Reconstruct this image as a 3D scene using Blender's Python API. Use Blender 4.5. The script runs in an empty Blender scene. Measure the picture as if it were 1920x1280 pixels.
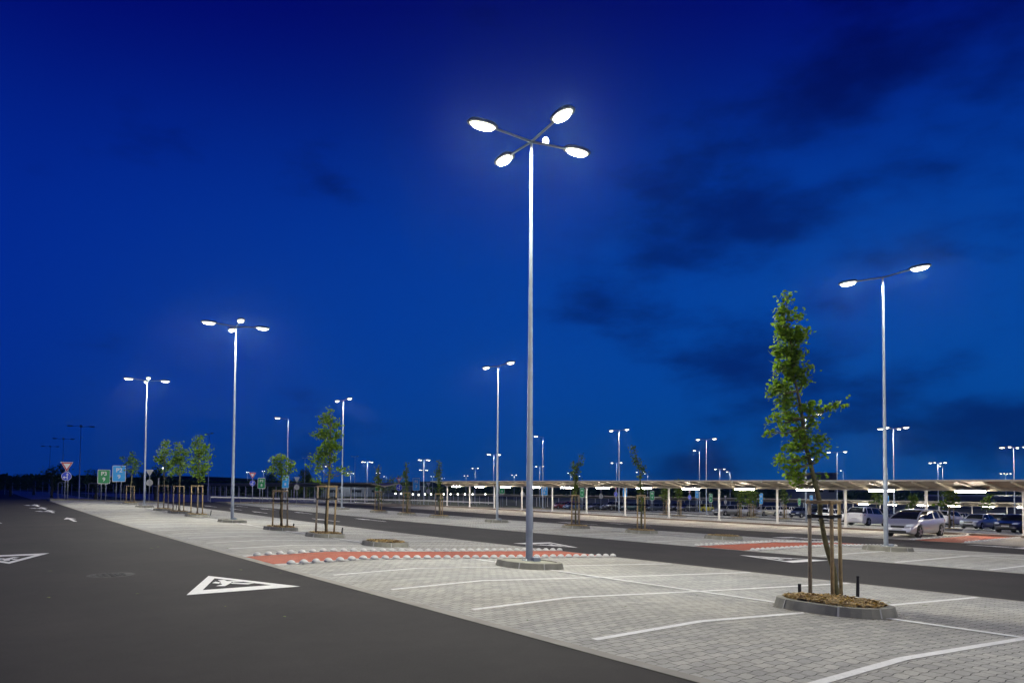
import bpy, bmesh, math, random
from mathutils import Vector, Matrix, noise

# ------------------------------------------------------------------ camera
scene = bpy.context.scene
cd = bpy.data.cameras.new('camera'); cam = bpy.data.objects.new('camera', cd)
scene.collection.objects.link(cam)
FW = Vector((0.5810409, 0.8130165, 0.0373580)); RT = Vector((0.8134277, -0.5816305, 0.0064346)); UP = Vector((-0.02696, -0.0266493, 0.9992813))
M = Matrix((RT, UP, -FW)).transposed().to_4x4(); M.translation = Vector((-5.2315, 0.0, 1.6588))
cam.matrix_world = M
cd.sensor_width = 36.0; cd.lens = 36.0*1385.45/1920.0
cd.shift_y = (857.19-640.0)/1920.0
cd.clip_start = 0.1; cd.clip_end = 9000
scene.camera = cam

# ------------------------------------------------------------------ render / exposure
scene.view_settings.view_transform = 'Standard'
scene.view_settings.look = 'None'
scene.view_settings.exposure = 0.0
scene.view_settings.gamma = 1.0
scene.cycles.use_denoising = True
scene.cycles.max_bounces = 5
scene.cycles.diffuse_bounces = 2
scene.cycles.glossy_bounces = 2
scene.cycles.transmission_bounces = 2
scene.cycles.sample_clamp_indirect = 4.0
scene.cycles.use_light_tree = True
scene.cycles.caustics_reflective = False
scene.cycles.caustics_refractive = False

# ------------------------------------------------------------------ sky (world): deep blue dusk with dark cloud banks
world = bpy.data.worlds.new('World'); scene.world = world; world.use_nodes = True
def build_world():
    nt = world.node_tree; N = nt.nodes; L = nt.links; N.clear()
    out = N.new('ShaderNodeOutputWorld'); bg = N.new('ShaderNodeBackground')
    tc = N.new('ShaderNodeTexCoord'); sep = N.new('ShaderNodeSeparateXYZ')
    L.new(tc.outputs['Generated'], sep.inputs[0])
    ramp = N.new('ShaderNodeValToRGB'); L.new(sep.outputs['Z'], ramp.inputs[0])
    cr = ramp.color_ramp; cr.interpolation = 'B_SPLINE'
    stops = [(0.0,(0.0015,0.040,0.23)),(0.05,(0.0012,0.041,0.255)),(0.12,(0.001,0.043,0.31)),(0.22,(0.0008,0.041,0.33)),(0.32,(0.0006,0.036,0.325)),(0.41,(0.0005,0.022,0.265)),(0.49,(0.0003,0.0065,0.185)),(0.56,(0.0002,0.0022,0.145)),(1.0,(0.0002,0.001,0.05))]
    cr.elements[0].position = stops[0][0]; cr.elements[0].color = (*stops[0][1],1)
    cr.elements[1].position = 1.0; cr.elements[1].color = (*stops[-1][1],1)
    for p,c in stops[1:-1]:
        e = cr.elements.new(p); e.color = (*c,1)
    # horizontal change: left side darkened as by lens vignetting, right side brighter
    dt = N.new('ShaderNodeVectorMath'); dt.operation = 'DOT_PRODUCT'
    L.new(tc.outputs['Generated'], dt.inputs[0]); dt.inputs[1].default_value = (0.95,0.25,-0.18)
    mr = N.new('ShaderNodeMapRange'); L.new(dt.outputs['Value'], mr.inputs[0])
    mr.inputs[1].default_value = 0.2; mr.inputs[2].default_value = 1.0
    hc = N.new('ShaderNodeMixRGB'); L.new(mr.outputs[0], hc.inputs[0]); hc.inputs[1].default_value = (0.8,0.58,0.86,1); hc.inputs[2].default_value = (1.1,1.5,1.08,1)
    mul = N.new('ShaderNodeVectorMath'); mul.operation = 'MULTIPLY'
    L.new(ramp.outputs[0], mul.inputs[0]); L.new(hc.outputs[0], mul.inputs[1])
    # clouds
    mp = N.new('ShaderNodeMapping'); mp.inputs['Scale'].default_value = (2.2,2.2,5.2); mp.inputs['Location'].default_value = (0.3,0.9,0.2)
    L.new(tc.outputs['Generated'], mp.inputs[0])
    nz = N.new('ShaderNodeTexNoise'); nz.inputs['Scale'].default_value = 2.1; nz.inputs['Detail'].default_value = 7; nz.inputs['Roughness'].default_value = 0.55; nz.inputs['Distortion'].default_value = 0.0
    L.new(mp.outputs[0], nz.inputs['Vector'])
    # bank position in the sky
    dc = N.new('ShaderNodeVectorMath'); dc.operation = 'DOT_PRODUCT'
    L.new(tc.outputs['Generated'], dc.inputs[0]); dc.inputs[1].default_value = Vector((0.86,0.45,0.27)).normalized()
    mk = N.new('ShaderNodeMapRange'); mk.interpolation_type = 'SMOOTHSTEP'; L.new(dc.outputs['Value'], mk.inputs[0])
    mk.inputs[1].default_value = 0.90; mk.inputs[2].default_value = 0.99; mk.inputs[3].default_value = 0.0; mk.inputs[4].default_value = 0.17
    ad = N.new('ShaderNodeMath'); ad.operation = 'ADD'; L.new(nz.outputs['Fac'], ad.inputs[0]); L.new(mk.outputs[0], ad.inputs[1])
    cm = N.new('ShaderNodeMapRange'); cm.interpolation_type = 'SMOOTHSTEP'; L.new(ad.outputs[0], cm.inputs[0])
    cm.inputs[1].default_value = 0.57; cm.inputs[2].default_value = 0.82; cm.inputs[3].default_value = 0.0; cm.inputs[4].default_value = 0.88
    mx = N.new('ShaderNodeMixRGB'); mx.blend_type = 'MIX'
    L.new(cm.outputs[0], mx.inputs[0]); L.new(mul.outputs[0], mx.inputs[1])
    dk = N.new('ShaderNodeVectorMath'); dk.operation = 'MULTIPLY'; L.new(mul.outputs[0], dk.inputs[0]); dk.inputs[1].default_value = (0.6,0.26,0.40)
    L.new(dk.outputs[0], mx.inputs[2])
    # below the horizon: dark
    L.new(mx.outputs[0], bg.inputs[0]); bg.inputs[1].default_value = 1.0
    L.new(bg.outputs[0], out.inputs[0])
build_world()

# ------------------------------------------------------------------ helpers
C = scene.collection
rng = random.Random(7)
def interp(x, xs, ys):
    if x <= xs[0]: return ys[0]
    for i in range(1, len(xs)):
        if x <= xs[i]:
            t = (x-xs[i-1])/(xs[i]-xs[i-1]); return ys[i-1]+t*(ys[i]-ys[i-1])
    return ys[-1]
YK=[-60,-12,0,6,13,20,30,43,65,86,92,115,160]; YE=[.13,.13,0,-.053,-.105,-.147,-.187,-.205,-.152,-.10,-.15,-.6,-.8]
XK=[-60,0,2.1,5,10,16.4,21.4,26.4,32.9,39.4,41.5,58.5,75.3,100,124,160]; XZ=[0,0,.025,-.11,-.32,-.446,-.495,-.72,-.84,-.83,-.9,-1.55,-2.15,-2.85,-3.3,-3.6]
def zg(x, y): return interp(x, XK, XZ)+interp(y, YK, YE)

def tag(o, label=None, cat=None, group=None, kind=None):
    if label: o['label'] = label
    if cat: o['category'] = cat
    if group: o['group'] = group
    if kind: o['kind'] = kind
    return o
def empty(name, loc, rz=0, label=None, cat=None, group=None):
    o = bpy.data.objects.new(name, None); C.objects.link(o); o.empty_display_size = 0.3
    o.location = loc; o.rotation_euler = (0,0,rz); return tag(o, label, cat, group)
class MB:
    def __init__(s): s.v=[]; s.f=[]; s.m=[]
    def add(s, vs, fs, m=0):
        b=len(s.v); s.v += [tuple(v) for v in vs]; s.f += [tuple(i+b for i in f) for f in fs]; s.m += [m]*len(fs); return s
    def box(s, c, d, rz=0, m=0, top=1.0):
        x,y,z=d[0]/2,d[1]/2,d[2]/2; cs,sn=math.cos(rz),math.sin(rz); vs=[]
        for k in (-1,1):
            t = top if k==1 else 1.0
            for a,b in ((-1,-1),(1,-1),(1,1),(-1,1)):
                px,py=a*x*t,b*y*t; vs.append((c[0]+px*cs-py*sn, c[1]+px*sn+py*cs, c[2]+k*z))
        return s.add(vs, [(3,2,1,0),(4,5,6,7),(0,1,5,4),(1,2,6,5),(2,3,7,6),(3,0,4,7)], m)
    def tube(s, pts, rad, n=8, m=0, cap=True):
        pts=[Vector(p) for p in pts]; r=rad if isinstance(rad,(list,tuple)) else [rad]*len(pts)
        rings=[]; up=Vector((0,0,1))
        for i,p in enumerate(pts):
            d=(pts[min(i+1,len(pts)-1)]-pts[max(i-1,0)]).normalized()
            a=d.cross(up); a = a.normalized() if a.length>1e-3 else Vector((1,0,0)); b=d.cross(a).normalized()
            rings.append([p+(a*math.cos(2*math.pi*k/n)+b*math.sin(2*math.pi*k/n))*r[i] for k in range(n)])
        vs=[v for R in rings for v in R]; fs=[]
        for i in range(len(pts)-1):
            for k in range(n):
                fs.append((i*n+k, i*n+(k+1)%n, (i+1)*n+(k+1)%n, (i+1)*n+k))
        if cap: fs += [tuple(range(n))[::-1], tuple((len(pts)-1)*n+k for k in range(n))]
        return s.add(vs, fs, m)
    def bar(s, a, b, w, h, m=0):
        a,b=Vector(a),Vector(b); d=(b-a).normalized(); up=Vector((0,0,1)) if abs(d.z)<.98 else Vector((1,0,0))
        x=d.cross(up).normalized(); y=x.cross(d).normalized(); vs=[]
        for p in (a,b):
            for i,j in ((-1,-1),(1,-1),(1,1),(-1,1)): vs.append(p+x*i*w/2+y*j*h/2)
        return s.add(vs, [(3,2,1,0),(4,5,6,7),(0,1,5,4),(1,2,6,5),(2,3,7,6),(3,0,4,7)], m)
    def prism(s, poly, z0, z1, m=0):
        n=len(poly); vs=[(p[0],p[1],z0) for p in poly]+[(p[0],p[1],z1) for p in poly]
        return s.add(vs, [tuple(range(n))[::-1], tuple(range(n,2*n))]+[(i,(i+1)%n,n+(i+1)%n,n+i) for i in range(n)], m)
    def mesh(s, name, mats, smooth=False):
        me=bpy.data.meshes.new(name); me.from_pydata(s.v, [], s.f); me.validate()
        for mt in (mats if isinstance(mats,(list,tuple)) else [mats]): me.materials.append(mt)
        if len(me.polygons)==len(s.m):
            me.polygons.foreach_set('material_index', s.m)
        if smooth: me.polygons.foreach_set('use_smooth', [True]*len(me.polygons))
        me.update(); return me
    def build(s, name, mats, parent=None, smooth=False, loc=(0,0,0)):
        o=bpy.data.objects.new(name, s.mesh(name, mats, smooth)); C.objects.link(o); o.location=loc
        if parent: o.parent=parent
        return o
def smooth_angle(o, deg=40):
    me=o.data; bm=bmesh.new(); bm.from_mesh(me)
    bmesh.ops.recalc_face_normals(bm, faces=bm.faces)
    for e in bm.edges:
        e.smooth = not (len(e.link_faces)==2 and e.calc_face_angle(0) > math.radians(deg))
    for f in bm.faces: f.smooth=True
    bm.to_mesh(me); bm.free(); return o
def bevel(o, w, seg=2):
    bm=bmesh.new(); bm.from_mesh(o.data); bmesh.ops.bevel(bm, geom=bm.edges[:], offset=w, segments=seg, affect='EDGES', profile=.6, clamp_overlap=True); bm.to_mesh(o.data); bm.free(); return smooth_angle(o)
def copy_tree(o, parent=None):
    c=o.copy(); C.objects.link(c)
    if parent: c.parent=parent
    for ch in list(o.children): copy_tree(ch, c)
    return c
def struct(o): o['kind']='structure'; return o

# ------------------------------------------------------------------ materials
def mat(name, col, rough=.7, metal=0, spec=.5, var=0, vscale=3, bump=0, bscale=40, emis=None, estr=0):
    m=bpy.data.materials.new(name); m.use_nodes=True; nt=m.node_tree; N=nt.nodes; L=nt.links; b=N['Principled BSDF']
    b.inputs['Base Color'].default_value=(*col,1); b.inputs['Roughness'].default_value=rough; b.inputs['Metallic'].default_value=metal
    b.inputs['Specular IOR Level'].default_value=spec
    tc=N.new('ShaderNodeTexCoord')
    if var:
        nz=N.new('ShaderNodeTexNoise'); nz.inputs['Scale'].default_value=vscale; nz.inputs['Detail'].default_value=5
        L.new(tc.outputs['Object'], nz.inputs['Vector'])
        mr=N.new('ShaderNodeMapRange'); mr.inputs[1].default_value=.3; mr.inputs[2].default_value=.7; mr.inputs[3].default_value=1-var; mr.inputs[4].default_value=1+var
        L.new(nz.outputs['Fac'], mr.inputs[0]); mx=N.new('ShaderNodeVectorMath'); mx.operation='SCALE'; mx.inputs[0].default_value=col
        L.new(mr.outputs[0], mx.inputs['Scale']); L.new(mx.outputs[0], b.inputs['Base Color'])
    if bump:
        n2=N.new('ShaderNodeTexNoise'); n2.inputs['Scale'].default_value=bscale; n2.inputs['Detail'].default_value=3
        L.new(tc.outputs['Object'], n2.inputs['Vector']); bp=N.new('ShaderNodeBump'); bp.inputs['Strength'].default_value=bump; bp.inputs['Distance'].default_value=.01
        L.new(n2.outputs['Fac'], bp.inputs['Height']); L.new(bp.outputs[0], b.inputs['Normal'])
    if emis:
        b.inputs['Emission Color'].default_value=(*emis,1); b.inputs['Emission Strength'].default_value=estr
    return m
def asphalt_mat():
    m=bpy.data.materials.new('asphalt'); m.use_nodes=True; nt=m.node_tree; N=nt.nodes; L=nt.links; b=N['Principled BSDF']
    tc=N.new('ShaderNodeTexCoord')
    def nz(sc,det=3,ro=.5):
        n=N.new('ShaderNodeTexNoise'); n.inputs['Scale'].default_value=sc; n.inputs['Detail'].default_value=det; n.inputs['Roughness'].default_value=ro; L.new(tc.outputs['Object'], n.inputs['Vector']); return n
    big=nz(.35,5); mid=nz(3.2,4); fine=nz(95,3,.8)
    def mr(n,a,c,lo=.3,hi=.7):
        r=N.new('ShaderNodeMapRange'); r.inputs[1].default_value=lo; r.inputs[2].default_value=hi; r.inputs[3].default_value=a; r.inputs[4].default_value=c; L.new(n.outputs['Fac'], r.inputs[0]); return r
    r1,r2,r3=mr(big,.80,1.2),mr(mid,.90,1.10),mr(fine,.50,1.55)
    # faint lengthwise wheel bands
    wv=N.new('ShaderNodeTexWave'); wv.wave_type='BANDS'; wv.bands_direction='X'; wv.inputs['Scale'].default_value=.17; wv.inputs['Distortion'].default_value=1.2; wv.inputs['Detail'].default_value=2; wv.inputs['Detail Scale'].default_value=.3
    L.new(tc.outputs['Object'], wv.inputs['Vector']); r4=mr(wv,.95,1.05,0,1)
    a=N.new('ShaderNodeMath'); a.operation='MULTIPLY'; L.new(r1.outputs[0],a.inputs[0]); L.new(r2.outputs[0],a.inputs[1])
    c=N.new('ShaderNodeMath'); c.operation='MULTIPLY'; L.new(a.outputs[0],c.inputs[0]); L.new(r3.outputs[0],c.inputs[1])
    d=N.new('ShaderNodeMath'); d.operation='MULTIPLY'; L.new(c.outputs[0],d.inputs[0]); L.new(r4.outputs[0],d.inputs[1])
    tint=N.new('ShaderNodeMixRGB'); tint.inputs[1].default_value=(.0225,.0212,.021,1); tint.inputs[2].default_value=(.027,.0228,.0213,1)
    L.new(big.outputs['Fac'], tint.inputs[0])
    s=N.new('ShaderNodeVectorMath'); s.operation='SCALE'; L.new(tint.outputs[0],s.inputs[0]); L.new(d.outputs[0],s.inputs['Scale']); L.new(s.outputs[0], b.inputs['Base Color'])
    b.inputs['Roughness'].default_value=.85; b.inputs['Specular IOR Level'].default_value=.25
    bp=N.new('ShaderNodeBump'); bp.inputs['Strength'].default_value=.5; bp.inputs['Distance'].default_value=.006; L.new(fine.outputs['Fac'],bp.inputs['Height']); L.new(bp.outputs[0],b.inputs['Normal'])
    return m
def paver_mat(name, c1, c2, joint, red=False):
    """interlocking blocks: brick layout with zig-zag long joints"""
    m=bpy.data.materials.new(name); m.use_nodes=True; nt=m.node_tree; N=nt.nodes; L=nt.links; b=N['Principled BSDF']
    tc=N.new('ShaderNodeTexCoord'); sp=N.new('ShaderNodeSeparateXYZ'); L.new(tc.outputs['Object'], sp.inputs[0])
    def math_(op,a,bv=None,c=None):
        n=N.new('ShaderNodeMath'); n.operation=op
        for i,v in enumerate((a,bv,c)):
            if v is None: continue
            if isinstance(v,(int,float)): n.inputs[i].default_value=v
            else: L.new(v,n.inputs[i])
        return n.outputs[0]
    X,Y=sp.outputs['X'],sp.outputs['Y']
    bw,rh=(.18,.138) if not red else (.2,.1)
    if not red:
        zz=math_('PINGPONG', math_('ADD',X,50.0), bw/2)          # 0..bw/2 saw
        zz=math_('SMOOTH_MIN', math_('MAXIMUM', math_('MULTIPLY_ADD',zz,1.0,-.022), 0.0), .05, .01)
        y2=math_('MULTIPLY_ADD', zz, .36, Y)
        z2=math_('PINGPONG', math_('ADD',Y,50.0), rh/2)
        x2=math_('MULTIPLY_ADD', z2, .10, X)
    else: y2,x2=Y,X
    cb=N.new('ShaderNodeCombineXYZ'); L.new(x2,cb.inputs[0]); L.new(y2,cb.inputs[1])
    br=N.new('ShaderNodeTexBrick'); br.offset=.5; br.inputs['Scale'].default_value=1; br.inputs['Brick Width'].default_value=bw; br.inputs['Row Height'].default_value=rh
    br.inputs['Mortar Size'].default_value=.0055; br.inputs['Mortar Smooth'].default_value=.35; br.inputs['Bias'].default_value=0
    br.inputs['Color1'].default_value=(*c1,1); br.inputs['Color2'].default_value=(*c2,1); br.inputs['Mortar'].default_value=(*joint,1)
    L.new(cb.outputs[0], br.inputs['Vector'])
    n1=N.new('ShaderNodeTexNoise'); n1.inputs['Scale'].default_value=.28; n1.inputs['Detail'].default_value=5; L.new(tc.outputs['Object'],n1.inputs['Vector'])
    n2=N.new('ShaderNodeTexNoise'); n2.inputs['Scale'].default_value=60; n2.inputs['Detail'].default_value=2; L.new(tc.outputs['Object'],n2.inputs['Vector'])
    # streaks along the rows (sand and tyre wear)
    mp=N.new('ShaderNodeMapping'); mp.inputs['Scale'].default_value=(.35,3.2,1); L.new(tc.outputs['Object'],mp.inputs[0])
    n3=N.new('ShaderNodeTexNoise'); n3.inputs['Scale'].default_value=1; n3.inputs['Detail'].default_value=4; L.new(mp.outputs[0],n3.inputs['Vector'])
    def mr(n,a,c):
        r=N.new('ShaderNodeMapRange'); r.inputs[1].default_value=.3; r.inputs[2].default_value=.7; r.inputs[3].default_value=a; r.inputs[4].default_value=c; L.new(n.outputs['Fac'], r.inputs[0]); return r.outputs[0]
    v=math_('MULTIPLY', math_('MULTIPLY', mr(n1,.84,1.12), mr(n2,.90,1.10)), mr(n3,.86,1.10))
    n6=N.new('ShaderNodeTexNoise'); n6.inputs['Scale'].default_value=1.1; n6.inputs['Detail'].default_value=6; n6.inputs['Roughness'].default_value=.65; L.new(tc.outputs['Object'],n6.inputs['Vector'])
    st6=N.new('ShaderNodeMapRange'); st6.inputs[1].default_value=.62; st6.inputs[2].default_value=.74; st6.inputs[3].default_value=1.0; st6.inputs[4].default_value=.74; L.new(n6.outputs['Fac'],st6.inputs[0])
    v=math_('MULTIPLY', v, st6.outputs[0])
    warm=N.new('ShaderNodeMixRGB'); warm.blend_type='MULTIPLY'; L.new(br.outputs['Color'],warm.inputs[1]); warm.inputs[2].default_value=(1.0,.955,.86,1)
    n4=N.new('ShaderNodeTexNoise'); n4.inputs['Scale'].default_value=.16; n4.inputs['Detail'].default_value=3; L.new(tc.outputs['Object'],n4.inputs['Vector']); L.new(mr(n4,0,1),warm.inputs[0])
    s=N.new('ShaderNodeVectorMath'); s.operation='SCALE'; L.new(warm.outputs[0],s.inputs[0]); L.new(v,s.inputs['Scale']); L.new(s.outputs[0],b.inputs['Base Color'])
    b.inputs['Roughness'].default_value=.8; b.inputs['Specular IOR Level'].default_value=.3
    bp=N.new('ShaderNodeBump'); bp.inputs['Strength'].default_value=.6; bp.inputs['Distance'].default_value=.006; bp.invert=True
    L.new(br.outputs['Fac'],bp.inputs['Height']); L.new(bp.outputs[0],b.inputs['Normal'])
    return m
M_ASPH=asphalt_mat()
M_PAVE=paver_mat('concrete_pavers',(.44,.44,.42),(.33,.335,.333),(.07,.07,.066))
M_PAVE3=paver_mat('pale_pavers',(.44,.42,.39),(.39,.37,.345),(.13,.12,.11))
M_RED=paver_mat('red_pavers',(.46,.125,.070),(.39,.100,.058),(.16,.07,.05),red=True)
M_EDGE=mat('edging_concrete',(.30,.285,.25),.85,var=.15,vscale=2.5,bump=.3)
def paint_mat():
    m=mat('road_paint',(.70,.70,.69),.6,var=.07,vscale=9); nt=m.node_tree; N=nt.nodes; L=nt.links
    b=N['Principled BSDF']; out=[n for n in N if n.type=='OUTPUT_MATERIAL'][0]
    tc=N.new('ShaderNodeTexCoord'); n=N.new('ShaderNodeTexNoise'); n.inputs['Scale'].default_value=38; n.inputs['Detail'].default_value=4; L.new(tc.outputs['Object'],n.inputs['Vector'])
    r=N.new('ShaderNodeMapRange'); r.inputs[1].default_value=.27; r.inputs[2].default_value=.38
    n5=N.new('ShaderNodeTexNoise'); n5.inputs['Scale'].default_value=3; n5.inputs['Detail'].default_value=3; L.new(tc.outputs['Object'],n5.inputs['Vector'])
    av=N.new('ShaderNodeMath'); av.operation='MULTIPLY_ADD'; L.new(n5.outputs['Fac'],av.inputs[0]); av.inputs[1].default_value=.12; av.inputs[2].default_value=-.045
    a2=N.new('ShaderNodeMath'); a2.operation='ADD'; L.new(n.outputs['Fac'],a2.inputs[0]); L.new(av.outputs[0],a2.inputs[1]); L.new(a2.outputs[0],r.inputs[0])
    src=b.inputs['Base Color'].links[0].from_socket; mx=N.new('ShaderNodeMixRGB'); L.new(r.outputs[0],mx.inputs[0]); mx.inputs[1].default_value=(.30,.29,.28,1); L.new(src,mx.inputs[2]); L.new(mx.outputs[0],b.inputs['Base Color'])
    return m
M_PAINT=paint_mat()
M_KERB=mat('kerb_concrete',(.235,.23,.19),.85,var=.2,vscale=4,bump=.4,bscale=60)
M_KJOINT=mat('kerb_joint',(.42,.42,.40),.85)
M_DOME=mat('dome_concrete',(.55,.55,.54),.6,var=.08,vscale=8)
M_STRIP=mat('white_strip',(.5,.49,.47),.75,var=.08,vscale=6)
M_GALV=mat('galvanised_steel',(.38,.43,.48),.42,metal=.3,var=.18,vscale=2.2,bump=.05)
M_GALVD=mat('dull_grey_steel',(.25,.27,.29),.55,metal=.4,var=.1)
M_WHITEM=mat('white_painted_steel',(.70,.69,.66),.45,var=.05)
M_ROOF=mat('roof_steel',(.18,.165,.135),.55,var=.12,vscale=1.5)
M_ROOFB=mat('roof_beam_steel',(.38,.35,.29),.5,var=.08)
M_GRASS=mat('dark_grass',(.05,.055,.025),.95,var=.35,vscale=.8,bump=.5,bscale=8)
M_DIRT=mat('bare_verge',(.27,.215,.13),.95,var=.35,vscale=1.2,bump=.6,bscale=10)
M_KBROWN=mat('brown_kerb',(.17,.13,.10),.8,var=.15,vscale=3)
M_WALK=mat('walkway_concrete',(.36,.35,.33),.85,var=.1)
M_WOOD=mat('stake_wood',(.33,.24,.12),.75,var=.25,vscale=14,bump=.4,bscale=30)
M_WOODG=mat('stake_wood_grey',(.24,.195,.14),.8,var=.25,vscale=14,bump=.4,bscale=30)
M_STRAP=mat('black_strap',(.012,.012,.012),.7)
M_BARK=mat('young_bark',(.11,.10,.045),.85,var=.35,vscale=18,bump=.8,bscale=35)
M_PIPE=mat('black_pipe',(.012,.012,.013),.5)
M_IRON=mat('cast_iron',(.014,.013,.012),.7,var=.4,vscale=30,bump=1,bscale=35)
def leaf_mat(name,c1,c2):
    m=bpy.data.materials.new(name); m.use_nodes=True; nt=m.node_tree; N=nt.nodes; L=nt.links; b=N['Principled BSDF']; out=[n for n in N if n.type=='OUTPUT_MATERIAL'][0]
    g=N.new('ShaderNodeNewGeometry'); mx=N.new('ShaderNodeMixRGB'); L.new(g.outputs['Random Per Island'],mx.inputs[0]); mx.inputs[1].default_value=(*c1,1); mx.inputs[2].default_value=(*c2,1)
    L.new(mx.outputs[0],b.inputs['Base Color']); b.inputs['Roughness'].default_value=.5; b.inputs['Specular IOR Level'].default_value=.35
    t=N.new('ShaderNodeBsdfTranslucent'); tv=N.new('ShaderNodeVectorMath'); tv.operation='MULTIPLY'; tv.inputs[1].default_value=(1.7,1.75,1.3); L.new(mx.outputs[0],tv.inputs[0]); L.new(tv.outputs[0],t.inputs[0]); ms=N.new('ShaderNodeMixShader'); ms.inputs[0].default_value=.5
    L.new(b.outputs[0],ms.inputs[1]); L.new(t.outputs[0],ms.inputs[2]); L.new(ms.outputs[0],out.inputs[0]); return m
M_LEAF=leaf_mat('maple_leaves',(.06,.125,.006),(.17,.26,.02))
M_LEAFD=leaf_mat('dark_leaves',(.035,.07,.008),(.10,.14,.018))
M_CHIP=leaf_mat('bark_chips',(.17,.11,.05),(.64,.50,.28))
M_LENS=mat('lit_lamp_lens',(.9,.9,.9),.4,emis=(1,.965,.80),estr=16)
M_LENSR=mat('lit_lamp_rim',(.9,.9,.9),.4,emis=(1,.95,.76),estr=2.6)
M_LENSOFF=mat('unlit_lamp_lens',(.5,.5,.5),.2)
M_TUBE=mat('fluorescent_tube',(.9,.9,.9),.4,emis=(1,.88,.70),estr=95)
M_GLOBE=mat('far_lamp_glow',(.9,.9,.9),.4,emis=(1,.93,.82),estr=7)
M_MOON=mat('moonlight',(.5,.5,.5),1,emis=(1,.98,.95),estr=6)
M_SGREEN=mat('sign_green',(.004,.26,.07),.4); M_SBLUE=mat('sign_light_blue',(.02,.38,.85),.4); M_SDBLUE=mat('sign_blue',(.004,.05,.62),.4)
M_SWHITE=mat('sign_white',(.75,.75,.75),.4); M_SRED=mat('sign_red',(.50,.02,.03),.4); M_SBACK=mat('sign_back_grey',(.35,.36,.36),.45,metal=.3)
M_DARK=mat('far_dark_wall',(.10,.12,.16),.8)
M_HILL=mat('far_hill',(.012,.018,.02),1)
M_GLASSC=mat('car_glass',(.008,.009,.011),.08,spec=.3)
M_RUBBER=mat('tyre_rubber',(.015,.015,.015),.8); M_RIM=mat('alloy_rim',(.42,.42,.43),.3,metal=.8)
M_TRIM=mat('black_trim',(.012,.012,.012),.5); M_HEADL=mat('headlight_glass',(.75,.80,.86),.15); M_TAILL=mat('tail_light_red',(.35,.01,.012),.2)
M_PLATE=mat('number_plate',(.6,.6,.6),.5)

# ------------------------------------------------------------------ ground sheets
def sheet(name, x0, x1, y0, y1, m, dz, kind='structure', parent=None, dx=None):
    xs=sorted(set([x0,x1]+[k for k in XK if x0<k<x1])); ys=sorted(set([y0,y1]+[k for k in YK if y0<k<y1]))
    b=MB(); vs=[(x,y,zg(x,y)+dz) for y in ys for x in xs]; nx=len(xs)
    fs=[(j*nx+i,j*nx+i+1,(j+1)*nx+i+1,(j+1)*nx+i) for j in range(len(ys)-1) for i in range(nx-1)]
    o=b.add(vs,fs).build(name,m,parent)
    if kind: o['kind']=kind
    return o
def ground():
    # one sheet to the horizon, sunk 4 cm under the paved surfaces
    xs=[-3500,-800,-200]+[x for x in XK]+[300,800,3500]; ys=[-3500,-800,-200]+YK+[220,320,800,3500]
    b=MB(); vs=[(x,y,zg(x,y)-.05) for y in ys for x in xs]; nx=len(xs)
    fs=[(j*nx+i,j*nx+i+1,(j+1)*nx+i+1,(j+1)*nx+i) for j in range(len(ys)-1) for i in range(nx-1)]
    struct(b.add(vs,fs).build('ground',M_GRASS))
ground()
YEND=83.0
sheet('road', -11.0, -.16, -30, 92, M_ASPH, 0)
sheet('verge', -30,-11, -30, 92, M_DIRT, -.01)
sheet('path_edging', -.16, 0, -30, YEND, M_EDGE, .006)
pave1=sheet('parking_pavement', 0, 9.88, -30, YEND, M_PAVE, .004)
sheet('path_edging', 9.88, 10.0, -30, YEND, M_EDGE, .006)
sheet('road', 10.0, 16.3, -30, 92, M_ASPH, 0)
sheet('path_edging', 16.3, 16.42, -30, YEND, M_EDGE, .006)
pave2=sheet('parking_pavement', 16.42, 26.38, -30, YEND, M_PAVE, .004)
sheet('path_edging', 26.38, 26.5, -30, YEND, M_EDGE, .006)
sheet('road', 26.5, 32.8, -30, 92, M_ASPH, 0)
pave3=sheet('parking_pavement', 32.8, 39.3, -30, 79, M_PAVE3, .004)
sheet('walkway', 39.46, 41.5, -30, 79, M_WALK, .10)
pave4=sheet('parking_pavement', 41.5, 60.0, -30, 78, M_PAVE, .004)
sheet('road', 60.0, 66.2, -30, 82, M_ASPH, 0)
pave5=sheet('parking_pavement', 66.2, 77.5, -30, 80, M_PAVE, .004)
sheet('road', 77.5, 84.0, -30, 100, M_ASPH, 0)
pave6=sheet('parking_pavement', 84.0, 118, -30, 112, M_PAVE, .004)
# cross road past the ends of the rows, and the unlit part of the lot beyond it
sheet('road', -11, 33.0, 92, 112, M_ASPH, .002)
sheet('verge', 33.0, 77.5, 79, 90, M_DIRT, -.01)
sheet('road', 33.0, 84, 90, 100, M_ASPH, .002)
sheet('parking_pavement', 0, 10, 112, 240, M_PAVE, .0)
sheet('road', -11, 0, 112, 240, M_ASPH, -.002)
sheet('parking_pavement', 16.4, 70, 112, 240, M_PAVE, -.004)
sheet('verge', 0.0, 10.0, YEND, 88.5, M_DIRT, .10)
sheet('verge', 16.4, 26.4, YEND, 88.5, M_DIRT, .10)
sheet('verge', 32.8, 39.4, 79, 90, M_DIRT, .06)

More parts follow.
